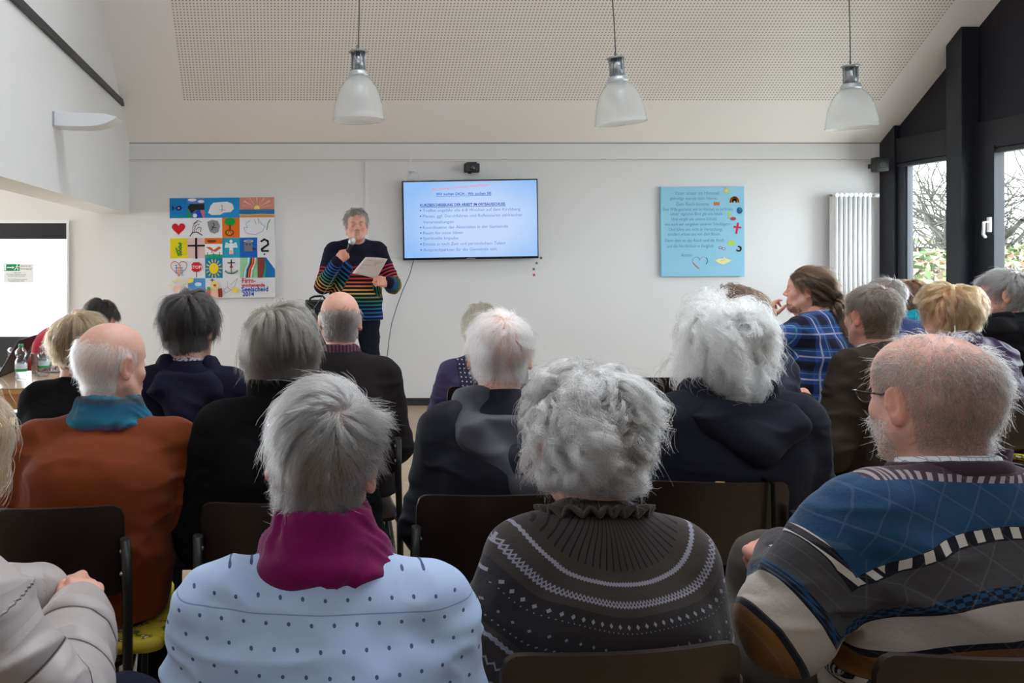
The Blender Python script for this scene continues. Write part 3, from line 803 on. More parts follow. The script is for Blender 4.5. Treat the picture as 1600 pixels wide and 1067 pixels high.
def bbox(J, keys, m):
    P3 = np.array([J[k] for k in keys]); return P3.min(0) - m, P3.max(0) + m
UP = ['H', 'SC', 'NB', 'SL', 'SR', 'EL', 'ER', 'PL', 'PR', 'W', 'K']

def add_lathe_glasses(root, Mh, mat, lens):
    mb = MB(); tr = lambda p: Vector(tuple(Mh @ Vector(p)))
    for s in (-1, 1):
        pts = [tr((s * .033 + .024 * math.cos(a) , .104 - abs(.024 * math.cos(a) * s + .033) * .12, .002 + .017 * math.sin(a))) for a in np.linspace(0, 2 * math.pi, 21)[:-1]]
        mb.tube(pts, .0013, 6, closed=True)
        mb.tube([tr((s * .057, .098, .008)), tr((s * .074, .088, .009)), tr((s * .079, .02, .010)), tr((s * .082, .002, .016))], .0018, 6)
    mb.tube([tr((-.009, .104, .005)), tr((0, .108, .008)), tr((.009, .104, .005))], .0013, 6)
    g = mb.build('glasses', mat, root)
    lb = MB()
    for s in (-1, 1):
        lb.add([tr((s * .033 + .023 * math.cos(a), .104 - abs(.023 * math.cos(a) * s + .033) * .12, .002 + .016 * math.sin(a))) for a in np.linspace(0, 2 * math.pi, 21)[:-1]], [tuple(range(20))])
    lb.build('lens', lens, g); return g

PEOPLE = []
def person(S):
    """S: pos=(px, d, top_y), yaw, look, ... -> Empty 'person' with body, hair and clothing"""
    px, d, ty = S['pos']; top = P(px, ty, d); S['Zt'] = top.z
    yaw = R(S.get('yaw', 0)); fw, hx = S.get('fw', .05), S.get('hx', 0.0)
    c, s_ = math.cos(yaw), math.sin(yaw)
    loc = (top.x - (hx * c - fw * s_), top.y - (hx * s_ + fw * c), 0)
    root = empty('person', loc, yaw, S['label'], 'person', S.get('group'))
    J = make_joints(S); h = S.get('h', .006); hs = S.get('hs', 1.0); rng = np.random.default_rng(S.get('seed', 1))
    S['J'] = J; S['root'] = root
    # head
    HV, HQ, HN = head_mesh(max(.0032, h * .6) if d > 3 else .0028, S.get('jowl', 0.0))
    Mh = Matrix.Translation(Vector(J['C'])) @ Matrix.Rotation(R(S.get('look', 0)) - yaw, 4, 'Z') @ Matrix.Rotation(R(S.get('pitch', 0)), 4, 'X') @ Matrix.Rotation(R(S.get('roll', 0)), 4, 'Y') \
        @ Matrix.Diagonal((hs * S.get('hw', 1.0), hs, hs, 1))
    M = np.array(Mh); TX = lambda V: V @ M[:3, :3].T + M[:3, 3]
    S['TX'] = TX; S['Mh'] = Mh
    # colours of the skin, lips, scalp
    sk = SKIN * np.array(S.get('skin', (1, 1, 1)))
    hc = np.repeat(sk[None], len(HV), 0); x, y, z = HV.T
    def tint(w, col): nonlocal hc; hc = hc * (1 - w[:, None]) + np.array(col) * w[:, None]
    tint(.45 * np.exp(-(((np.abs(x) - .04) / .02) ** 2 + ((z + .03) / .02) ** 2)) * (y > .03), sk * (1.05, .72, .68))
    tint(.5 * (np.abs(x) > .074) * (z > -.05) * (y < .03), sk * (1.0, .66, .60))
    tint(.7 * np.exp(-((x / .021) ** 4 + ((z + .061) / .0085) ** 4)) * (y > .07), sk * (.85, .50, .50))
    hm = None
    hair = S.get('hair')
    if hair:
        mk = hair['mask'](HV) & (np.abs(x) < .0775); w = mk.astype(float) * hair.get('cover', .85)
        tint(w, hair['under'])
    if S.get('brow'):
        tint(.75 * np.exp(-(((np.abs(x) - .032) / .016) ** 4 + ((z - .0235) / .0045) ** 2)) * (y > .06), S['brow'])
    if S.get('beard'):
        tint(S['beard']['mask'](HV) * .5, S['beard']['under'])
    # rest of the body, inside the clothes
    lo, hi = bbox(J, UP + ['knL', 'knR', 'anL', 'anR'], .17); lo[2] = max(lo[2], -.01) if False else 0.02; hi[2] = J['NB'][2] + .12; hi[1] += .12
    hb = max(.013, h); f = Field(lo, hi, hb); g = -.012
    torso_field(f, S, J, g, True, wrist=1.0)
    for k in 'LR':
        f.cap(J['hip' + k], J['kn' + k], .072, .050, .04); f.cap(J['kn' + k], J['an' + k], .050, .036, .02)
        f.seg(J['an' + k] + (0, -.03, -.045), J['an' + k] + (0, .12, -.055), (.032, .03), (.036, .018), (1, 0, 0), .02)
    f.cap(J['NB'] + (0, 0, -.03), J['NB'] + (0, .02, .05), .048, .046, .03)
    BV, BQ = f.mesh(0)
    parts = [(TX(HV), HQ), (BV, BQ)]; cols = [hc, np.repeat(sk[None], len(BV), 0)]
    for s, k in ((-1, 'L'), (1, 'R')):
        a = J['A' + k]; kw = dict(lap=dict(curl=(38, 42, 25)), flat=dict(curl=(12, 15, 10)), fist=dict(curl=(72, 80, 50), thumb=(25, -35, 45), spread=1.0),
                                  pinch=dict(curl=(55, 45, 30), thumb=(35, -30, 40)), clasp=dict(curl=(48, 40, 25), thumb=(20, -5, 20), spread=1.5), chin=dict(curl=(50, 55, 30), thumb=(45, -25, 20), fan=(-18, 0, 8, 12)))[a.get('hand', 'lap')]
        V, Q = hand_mesh(.0034 if d < 2 else .0045, **kw)
        V = V * (np.array((-1.0 if k == 'R' else 1.0, 1, 1)) * S.get('hand_scale', .95)); Q = Q[:, ::-1] if k == 'R' else Q
        B = basis(a['d'], a['n']); V = V @ B.T + J['P' + k]
        J['B' + k] = B
        parts.append((V, Q)); q = np.repeat((sk * (1.0, .9, .88))[None], len(V), 0); cols.append(q)
    V, Q = merge(parts); o = mesh_obj('body', V, Q, m_skin, root, True)
    at = o.data.attributes.new('col', 'FLOAT_COLOR', 'POINT'); C4 = np.ones((len(V), 4)); C4[:, :3] = np.clip(np.concatenate(cols), 0, 1)
    at.data.foreach_set('color', C4.astype(np.float32).ravel())
    if True:
        for s in (-1, 1):
            e = MB(); e.lathe([(.0001, -.0115)] + [(.0115 * math.cos(a), .0115 * math.sin(a)) for a in np.linspace(-1.4, 1.4, 9)] + [(.0001, .0115)], seg=16, M=Matrix.Rotation(R(-90), 4, 'X'))
            eo = e.build('eye', m_eye, root); eo.matrix_local = Mh @ Matrix.Translation((s * .031, .0738, .0005))
    # hair
    def hair_curves(name, kw, mat, seed, rad):
        kw = {k: v for k, v in kw.items() if k not in ('under', 'mat', 'rad', 'cover')}
        P3 = grow(np.random.default_rng(seed), (HV, HQ, HN), **kw); n, m_, _ = P3.shape
        return curves_obj(name, TX(P3.reshape(-1, 3)).reshape(n, m_, 3), rad, mat, root)
    if hair:
        ho = hair_curves('hair', hair, hair['mat'], S.get('seed', 1), hair.get('rad', .00035)); S['hair_obj'] = ho
    if S.get('beard'): hair_curves('beard', S['beard'], S['beard']['mat'], 7, S['beard'].get('rad', .0003))
    # top garment
    for gi, G in enumerate(S['tops']):
        g = G.get('g', .008); lo, hi = bbox(J, UP, .14 + g); lo[2] = max(G.get('hem', .50 if not S.get('stand') else .90) - .06, .02); hi[2] = J['NB'][2] + .14
        hg = G.get('h', h); f = Field(lo, hi, hg); torso_field(f, S, J, g, G.get('sleeves', True), wrist=G.get('wrist', .95))
        if G.get('skirt'):
            f.seg(J['H'] + (0, .0, .02), J['H'] + (0, .02, -.04), (.185 + g, .15 + g), (.20 + g, .17 + g), (1, 0, 0), .05)
        if 'extra' in G: G['extra'](f, J, S)
        if G.get('cuff'):
            for k in 'LR':
                e, w = J['E' + k], J['P' + k]; u = (w - e) / np.linalg.norm(w - e); p = e + (w - e) * (G.get('wrist', .95) - .02)
                f.cap(p - u * .03, p + u * .008, .038 + g * .8, .037 + g * .8, .006)
        f.cut((0, 0, -1), -G.get('hem', .50 if not S.get('stand') else .90))
        nb = J['NB'] + np.array((0, .012, G.get('neck_z', .042))); zt = G.get('neck_tilt', .45)
        nrm = np.array((0, zt, 1.0)) / math.hypot(zt, 1) ; f.cut(nrm, float(nrm @ nb))
        V, Q = f.mesh(1); V = wrinkle(V, Q, J, G.get('fold', .006), S.get('seed', 1) * 3.1)
        o = mesh_obj(G['name'], V, Q, G['mat'], root, True); garment_attrs(o, V, S, J); S['top_obj'] = o
    for fn in S.get('wear', []): fn(S, J, root)
    # legs and shoes
    lo, hi = bbox(J, ['H', 'hipL', 'hipR', 'knL', 'knR', 'anL', 'anR'], .16); lo[2] = .07; hh = S.get('hl', max(.010, h))
    f = Field(lo, hi, hh); tm = S.get('trousers', m_black_trousers); gl = S.get('leg', .0)
    f.seg(J['H'] + (0, .01, .04), J['H'] + (0, .02, -.01), (.165 + S.get('bulk', 0), .115), (.170, .11), (1, 0, 0), 0)
    for k in 'LR':
        f.cap(J['hip' + k], J['kn' + k], .088 + gl, .066 + gl, .05); f.cap(J['kn' + k], J['an' + k], .066 + gl, .054 + gl, .03)
    f.cut((0, 0, -1), -.085)
    V, Q = f.mesh(1); N = vnormals(V, Q); V = V + N * (.006 * fbm(V * (8, 8, 14) + 3, 3))[:, None]
    mesh_obj('trousers', V, Q, tm, root, True)
    for k in 'LR':
        a = J['an' + k]; f = Field(a + (-.07, -.11, -.11), a + (.07, .22, .06), .007)
        f.cap(a + (0, -.02, -.02), a + (0, -.02, .01), .045, .042, .02); f.seg(a + (0, -.045, -.055), a + (0, .13, -.06), (.038, .036), (.045, .028), (1, 0, 0), .03)
        f.ell(a + (0, .155, -.062), (.042, .045, .028), .02); f.cut((0, 0, -1), -.004)
        V, Q = f.mesh(1); mesh_obj('shoe', V, Q, S.get('shoes', m_shoe), root, True)
    PEOPLE.append(S); return root
m_shoe = plain('black_leather_shoe', (.012, .012, .013), .4)
m_black_trousers = fabric('black_trousers', (.010, .010, .012), vary=.2)

# ------------------------------------------------------------------ things people wear
def scarf(mat, rings, name='scarf', h=.006, fold=.006, drape=None):
    """rings: (dz, rx, ry, r, rz, tilt) round the neck base"""
    def fn(S, J, root):
        nb = J['NB']; f = Field(nb - (.2, .2, .16), nb + (.2, .22, .16), S.get('h', h))
        for dz, rx, ry, r, rz, tl in rings: f.ring(nb + np.array((0, .026, dz)), rx, ry, r, .012, rot(tl, 0, 0), rz)
        if drape:
            for a, b, ra, rb in drape: f.cap(nb + np.array(a), nb + np.array(b), ra, rb, .02)
        V, Q = f.mesh(1); N = vnormals(V, Q); q = V - nb
        a = np.arctan2(q[:, 1], q[:, 0]); rr = np.stack([np.cos(a) * .5, np.sin(a) * .5, q[:, 2] * 9 + .6 * np.sin(a * 2)], 1)
        V = V + N * (fold * (vnoise(rr * 3.1) + .6 * (1 - 2 * np.abs(vnoise(rr * (2, 2, 4) + 4)))))[:, None]
        o = mesh_obj(name, V, Q, mat, root, True); garment_attrs(o, V, S, J)
    return fn
def hood(mat, w=.115, d=.085, z=-.02, y=-.112, fall=.10, name='hood', r=.03):
    """hood lying on the upper back"""
    def fn(S, J, root):
        nb = J['NB']; f = Field(nb - (.24, .24, .26), nb + (.24, .16, .13), max(.006, S.get('h', .006)))
        f.ring(nb + np.array((0, .020, z + .045)), w * .78, .085, r * .75, 0, rot(-14, 0, 0), r * 1.1)
        for s in (-1, 1):
            f.cap(nb + np.array((s * w * .72, .02, z + .03)), nb + np.array((s * w * .78, y, z - .02)), r * .9, r, .03)
            f.cap(nb + np.array((s * w * .78, y, z - .02)), nb + np.array((0, y - .045, z - fall)), r, r * 1.1, .03)
        f.seg(nb + np.array((0, y + .02, z + .01)), nb + np.array((0, y - .03, z - fall + .01)), (w * .85, .028), (w * .35, .03), (1, 0, 0), .03)
        f.ell(nb + np.array((0, y + .055, z + .085)), (w * .62, .045, .06), .03, op='s')
        V, Q = f.mesh(1); N = vnormals(V, Q); V = V + N * (.007 * (1 - 2 * np.abs(fbm(V * (8, 8, 15) + 2, 2))) )[:, None]
        o = mesh_obj(name, V, Q, mat, root, True); garment_attrs(o, V, S, J)
    return fn
def collar(mat, h0=-.005, h1=.045, rx=.066, ry=.064, th=.006, name='collar', flare=.012, tilt=-14, open_=0.0, dy=.016):
    """fold-down or stand collar: a band round the neck"""
    def fn(S, J, root):
        nb = J['NB'] + np.array((0, dy, 0)); M = rot(tilt, 0, 0); n = 40; V = []; F = []
        prof = [(1.0 + flare * 6, h0), (1.0, h1 - .004), (1.02, h1), (1.06 + th * 4, h1 - .003), (1.10 + flare * 14, h0 - .002)]
        for i in range(n):
            a = 2 * math.pi * i / n + math.pi / 2
            for k, (s, z) in enumerate(prof):
                fr = max(0, math.cos(a - math.pi / 2)); zz = z - (fr ** 3) * open_
                V.append(M @ np.array((rx * s * math.cos(a), ry * s * math.sin(a), zz)) + nb)
        m = len(prof)
        for i in range(n):
            for k in range(m - 1): F.append((i*m+k, ((i+1) % n)*m+k, ((i+1) % n)*m+k+1, i*m+k+1))
        o = mesh_obj(name, V, np.array(F), mat, root, True)
        garment_attrs(o, np.array(V), S, J)
    return fn
def glasses(frame, lens):
    return lambda S, J, root: add_lathe_glasses(root, S['Mh'], frame, lens)
def tail(mat, start, path, n=1600, r0=.012, r1=.03, rad=.0004, wave=.006, name='ponytail', steps=16, local='head', freq=9):
    """hair gathered in a bundle along a path (head space)"""
    def fn(S, J, root):
        rng = np.random.default_rng(11); pts = np.array([start] + list(path), float); m = len(pts)
        tt = np.linspace(0, m - 1, steps); i = np.minimum(tt.astype(int), m - 2); fr = (tt - i)[:, None]
        def cr(i): return pts[np.clip(i, 0, m - 1)]
        p0, p1, p2, p3 = cr(i - 1), cr(i), cr(i + 1), cr(i + 2)
        c = .5 * (2 * p1 + (p2 - p0) * fr + (2 * p0 - 5 * p1 + 4 * p2 - p3) * fr ** 2 + (3 * p1 - p0 - 3 * p2 + p3) * fr ** 3)
        a = rng.uniform(0, 6.283, n); q = np.sqrt(rng.uniform(0, 1, n)); t = np.linspace(0, 1, steps)
        rr = (r0 + (r1 - r0) * np.sin(np.clip(t * 1.15, 0, 1) * math.pi * .62))[None, :] * q[:, None]
        loc = 6; ph = np.round(a / 6.283 * loc) ; w = wave * np.sin(freq * t[None, :] + ph[:, None] * 2.1)
        P3 = np.repeat(c[None], n, 0); P3[..., 0] += np.cos(a)[:, None] * rr + w; P3[..., 1] += np.sin(a)[:, None] * rr + wave * np.cos(freq * .9 * t[None, :] + ph[:, None])
        P3 += rng.normal(0, .0012, P3.shape); L = rng.uniform(.75, 1, (n, 1, 1)); P3 = P3[:, :1] + (P3 - P3[:, :1]) * L
        V = S['TX'](P3.reshape(-1, 3)).reshape(P3.shape); curves_obj(name, V, rad, mat, root)
        tie = MB(); 
    return fn
# ================================================================== chairs
m_ply = NT('dark_brown_plywood', .32, .5); m_ply.color(m_ply.mix(m_ply.noise(14, 5, .6, stretch=(1, 1, 12)), srgb(36, 21, 16), srgb(22, 14, 11))); m_ply = m_ply.m
m_ply2 = NT('mid_brown_plywood', .32, .5); m_ply2.color(m_ply2.mix(m_ply2.noise(14, 5, .6, stretch=(1, 1, 12)), srgb(96, 60, 40), srgb(70, 44, 30))); m_ply2 = m_ply2.m
m_tube = plain('black_steel_tube', (.010, .010, .011), .35, .5)
m_bolt = plain('zinc_bolt', (.5, .5, .5), .3, .5, 1.0)
def curved_board(x0, x1, z0, z1, th, bow, nx=14, nz=8, rad=.035, lean=0.0, axis='back'):
    """plywood sheet bowed across its width with rounded corners; axis 'back' stands, 'seat' lies"""
    V = []; F = []; n = 0
    def outline(u, v):
        # squircle-ish rounding of the corners
        x = x0 + (x1 - x0) * u; z = z0 + (z1 - z0) * v
        dx = min(x - x0, x1 - x); dz = min(z - z0, z1 - z)
        if dx < rad and dz < rad:
            cx = x0 + rad if x < (x0 + x1) / 2 else x1 - rad; cz = z0 + rad if z < (z0 + z1) / 2 else z1 - rad
            L = max(abs(x - cx), abs(z - cz)); D = math.hypot(x - cx, z - cz) or 1; x = cx + (x - cx) * L / D; z = cz + (z - cz) * L / D
        return x, z
    for side in (0, 1):
        for j in range(nz + 1):
            for i in range(nx + 1):
                u = .5 - .5 * math.cos(math.pi * i / nx); v = .5 - .5 * math.cos(math.pi * j / nz); x, z = outline(u, v)
                y = -bow * (1 - (2 * (x - x0) / (x1 - x0) - 1) ** 2) + (side - .5) * th - lean * (z - z0)
                V.append((x, y, z) if axis == 'back' else (x, z, y))
    m = (nx + 1) * (nz + 1); idx = lambda s, i, j: s * m + j * (nx + 1) + i
    for j in range(nz):
        for i in range(nx):
            F.append((idx(0, i, j), idx(0, i+1, j), idx(0, i+1, j+1), idx(0, i, j+1))); F.append((idx(1, i, j), idx(1, i, j+1), idx(1, i+1, j+1), idx(1, i+1, j)))
    ring = [(i, 0) for i in range(nx)] + [(nx, j) for j in range(nz)] + [(i, nz) for i in range(nx, 0, -1)] + [(0, j) for j in range(nz, 0, -1)]
    for a, b in zip(ring, ring[1:] + ring[:1]): F.append((idx(0, *a), idx(1, *a), idx(1, *b), idx(0, *b)))
    if axis == 'seat': F = [f[::-1] for f in F]
    return V, F
CH_TOP = .82
def make_chair(ply):
    root = empty('stacking_chair', (0, 0, 0)); W = .19
    V, F = curved_board(-W, W, .60, CH_TOP, .011, .022, rad=.03, lean=.10); o = mesh_obj('backrest', V, F, ply, root, True)
    for v in o.data.vertices: v.co.y -= .155
    b = o.modifiers.new('b', 'EDGE_SPLIT'); b.split_angle = R(50)
    V, F = curved_board(-.195, .195, -.19, .21, .012, .010, rad=.05, axis='seat'); o = mesh_obj('seat', V, F, ply, root, True)
    for v in o.data.vertices: v.co.z += .445
    b = o.modifiers.new('b', 'EDGE_SPLIT'); b.split_angle = R(50)
    for s in (-1, 1):
        x = s * .200
        mb = MB(); mb.tube([(x, -.235, .0), (x, -.20, .43), (x * .985, -.176, .60), (x * .97, -.196, .745)], .0125, 8); mb.build('leg', m_tube, root)
        mb = MB(); mb.tube([(x, .205, .0), (x, .175, .435)], .0125, 8); mb.build('leg', m_tube, root)
        mb = MB(); mb.tube([(x, -.198, .432), (x, .17, .432)], .011, 8).tube([(x, -.22, .17), (x, .18, .40)], .008, 6); mb.build('side_rail', m_tube, root)
        for z in (.66, .715):
            mb = MB(); mb.lathe([(.0001, 0), (.006, 0), (.006, .004), (.0001, .0055)], seg=10, M=Matrix.Rotation(R(90), 4, 'X')); bo = mb.build('bolt', m_bolt, root); bo.location = (x * .93, -.182 - (z - .6) * .1, z)
    mb = MB(); mb.tube([(-.2, -.10, .428), (.2, -.10, .428)], .009, 8).tube([(-.2, .12, .428), (.2, .12, .428)], .009, 8); mb.build('cross_rail', m_tube, root)
    return root
def children(o): return [c for c in COL.objects if c.parent == o]
def copy_tree(o, parent=None, mat=None):
    kids = children(o); c = o.copy(); COL.objects.link(c); c.parent = parent
    for k in kids: copy_tree(k, c)
    return c
_chair = {}
def chair(x, y, yaw, label, ply=None, group='brown plywood audience chairs'):
    ply = ply or m_ply
    if ply.name not in _chair: _chair[ply.name] = make_chair(ply); o = _chair[ply.name]
    else: o = copy_tree(_chair[ply.name])
    o.location = (x + .02 * math.sin(R(yaw)), y - .02 * math.cos(R(yaw)), 0); o.rotation_euler = (0, 0, R(yaw)); tag(o, label, 'chair', group); return o
# ================================================================== audience
grey_l = [(0, srgb(244, 243, 241)), (.55, srgb(226, 224, 221)), (1, srgb(172, 168, 164))]
grey_m = [(0, srgb(196, 192, 186)), (.5, srgb(150, 144, 138)), (1, srgb(92, 86, 82))]
h_grey = hair_mat('silver_grey_hair', grey_l); h_mid = hair_mat('brown_grey_hair', [(0, srgb(226, 218, 206)), (.5, srgb(186, 176, 162)), (1, srgb(112, 100, 90))])
h_white = hair_mat('white_hair', [(0, srgb(252, 251, 248)), (.6, srgb(244, 242, 238)), (1, srgb(214, 212, 206))])
h_dark = hair_mat('dark_grey_hair', [(0, srgb(34, 30, 30)), (.75, srgb(46, 42, 42)), (.9, srgb(90, 88, 88)), (1, srgb(130, 128, 126))])
h_brown = hair_mat('brown_hair', [(0, srgb(62, 44, 34)), (.6, srgb(88, 64, 48)), (1, srgb(120, 92, 70))])
h_black = hair_mat('black_hair', [(0, srgb(22, 18, 18)), (1, srgb(44, 38, 36))])
h_blond = hair_mat('blond_hair', [(0, srgb(222, 196, 156)), (.5, srgb(196, 164, 122)), (1, srgb(146, 114, 80))])
h_red = hair_mat('strawberry_blond_hair', [(0, srgb(226, 190, 144)), (.5, srgb(204, 156, 106)), (1, srgb(150, 100, 62))])
h_salt = hair_mat('grey_brown_hair', [(0, srgb(160, 150, 140)), (.5, srgb(108, 96, 86)), (1, srgb(70, 58, 50))])
h_fair = hair_mat('grey_stubble_hair', [(0, srgb(222, 218, 214)), (.5, srgb(160, 154, 150)), (1, srgb(90, 84, 82))])
h_beard = hair_mat('pale_grey_beard', [(0, srgb(246, 242, 238)), (.6, srgb(224, 218, 212)), (1, srgb(160, 150, 144))])

black_cloth = fabric('black_wool', (.0045, .0045, .0055), vary=.2, sheen=.2)
navy_cloth = fabric('navy_jersey', (.010, .009, .024), vary=.2)

# ---------------- woman with the magenta snood, pale blue dotted shirt
def p_dots(n, col):
    X, Y, Z = n.xyz(); k = 1 / .031
    u = n.frac(X, k); row = n.math('FLOOR', n.math('MULTIPLY_ADD', Z, k * 1.15, 100)); v = n.frac(Z, k * 1.15)
    u2 = n.math('FRACT', n.math('ADD', u, n.math('MULTIPLY', row, .37)))
    du = n.math('SUBTRACT', u2, .5); dv = n.math('SUBTRACT', v, .5)
    r = n.math('ADD', n.math('MULTIPLY', du, du), n.math('MULTIPLY', n.math('MULTIPLY', dv, dv), .75))
    col = n.mix(n.band(Z, .913, .9145), col, srgb(120, 138, 174))
    return n.mix(n.math('LESS_THAN', r, .0060), col, srgb(70, 84, 122))
m_blue_shirt = fabric('pale_blue_dotted_cotton', srgb(172, 192, 222), srgb(160, 182, 216), .8, 1500, .0003, patt=p_dots, sheen=.1)
m_magenta = fabric('magenta_fleece', srgb(122, 8, 82), srgb(96, 4, 64), .95, 500, .001, sheen=.5)
def shirt_yoke(S, J, root):
    pass
person(dict(label='person with short silver hair, magenta snood and pale blue dotted shirt', pos=(503, 1.30, 594), seed=3, h=.0045, look=-10, roll=4, pitch=-3, fw=.055, sw=.150, bulk=.006,
    hair=dict(mask=full_head(nape=-.098), n=24000, guides=900, L=(.045, .075), vol=.008, down=.3, lift=.28, whorl=(.030, -.075, .085), swirl=.6, turb=.5, clump=.45, rough=.0018, curl=.0015, freq=30,
              mat=h_grey, under=srgb(130, 124, 118), rad=.00032, stray=.02),
    tops=[dict(name='shirt', mat=m_blue_shirt, g=.010, fold=.009, wrist=.96)], trousers=fabric('dark_blue_jeans', (.02, .025, .05)),
    wear=[scarf(m_magenta, [(.066, .062, .066, .016, .026, -8), (.028, .080, .080, .019, .028, -10), (-.008, .096, .102, .020, .022, -20)], 'snood', .0045, .006)]))

# ---------------- woman with grey curls and fair isle sweater
def p_fair(n, col):
    nd = n.attr('neckd'); X, Y, Z = n.xyz(); ang = n.math('ARCTAN2', X, n.math('ADD', n.math('MULTIPLY', Z, -1), 1.0))
    W = srgb(138, 136, 150); D = (.011, .010, .015)
    t = n.math('MULTIPLY', n.math('ARCTAN2', X, n.math('SUBTRACT', 1.02, Z)), 1.0)
    zig = lambda k: n.math('ABSOLUTE', n.math('SUBTRACT', n.frac(t, k), .5))
    # ribs near the neck
    rib = n.math('GREATER_THAN', n.frac(t, 11), .78); col = n.mix(n.math('MULTIPLY', rib, n.band(nd, .03, .112)), col, D)
    def line(r, w, k, a): return n.math('LESS_THAN', n.math('ABSOLUTE', n.math('SUBTRACT', n.math('SUBTRACT', nd, n.math('MULTIPLY', zig(k), a)), r)), w)
    dark = n.band(nd, .172, .236); col = n.mix(n.math('MULTIPLY', dark, .6), col, D)
    for r, w, k, a in ((.128, .0026, 30, .004), (.152, .0016, 30, .010), (.160, .0016, 30, -.006), (.246, .0030, 30, .004), (.272, .0018, 22, .014)): col = n.mix(line(r, w, k, a), col, W)
    def dots(r, k, s, c):
        u = n.math('MULTIPLY', n.math('SUBTRACT', n.frac(t, k), .5), 1 / (k * 1.0) ); v = n.math('SUBTRACT', nd, r)
        d = n.math('ADD', n.math('ABSOLUTE', n.math('MULTIPLY', u, .25)), n.math('ABSOLUTE', v)); return n.mix(n.math('LESS_THAN', d, s), col, c)
    col = dots(.184, 14, .0036, W); col = dots(.192, 28, .0012, srgb(120, 118, 132)); col = dots(.214, 12, .0024, srgb(120, 118, 132))
    col = dots(.228, 30, .0014, srgb(120, 118, 132)); col = dots(.300, 20, .005, W); col = dots(.325, 24, .004, srgb(130, 128, 140))
    return col
m_knit = fabric('taupe_fair_isle_knit', srgb(66, 59, 55), srgb(54, 49, 46), .95, 420, .0016, patt=p_fair, sheen=.4)
m_taupe = fabric('taupe_knit', srgb(72, 65, 61), srgb(58, 53, 50), .95, 420, .0016, sheen=.4)
def ruffle(S, J, root):
    nb = J['NB'] + np.array((0, .018, .040)); n, m = 220, 7; V = []; F = []; M = rot(-16, 0, 0)
    for i in range(n):
        a = 2 * math.pi * i / n
        for k in range(m):
            t = k / (m - 1); w = math.sin(a * 21 + 1.6 * math.sin(a * 4)) * .010 * t ** .8
            r = .064 + .030 * t + .5 * w; z = -.016 + .014 * t - .012 * t * t + w * .8
            V.append(M @ np.array((r * math.cos(a) * 1.02, r * math.sin(a), z)) + nb)
    for i in range(n):
        for k in range(m - 1): F.append((i*m+k, ((i+1) % n)*m+k, ((i+1) % n)*m+k+1, i*m+k+1))
    o = mesh_obj('ruffle_collar', V, np.array(F), m_taupe, root, True); md = o.modifiers.new('s', 'SOLIDIFY'); md.thickness = .007; md.offset = 0
person(dict(label='person with grey curls seated in a taupe fair isle sweater with ruffled collar', pos=(912, 1.50, 568), seed=5, h=.0045, look=4, roll=-2, pitch=-6, fw=.055, sw=.128, bulk=-.004, hairtop=.026,
    hair=dict(mask=full_head(nape=-.066), n=26000, guides=620, steps=16, L=(.075, .115), vol=.026, down=.15, lift=1.0, whorl=(0, -.03, .10), curl=.010, freq=105, clump=.93, turb=1.0, taper=.9, rough=.0016,
              mat=hair_mat('light_grey_curls', grey_l), under=srgb(150, 146, 142), rad=.00034, stray=.06),
    tops=[dict(name='sweater', mat=m_knit, g=.012, fold=.0035, wrist=.94, neck_z=.048)], wear=[ruffle],
    armL=dict(e=(-.215, -.06, .72), w=(-.20, .16, .66), d=(.2, 1, -.2), n=(-.6, 0, 1), hand='lap')))

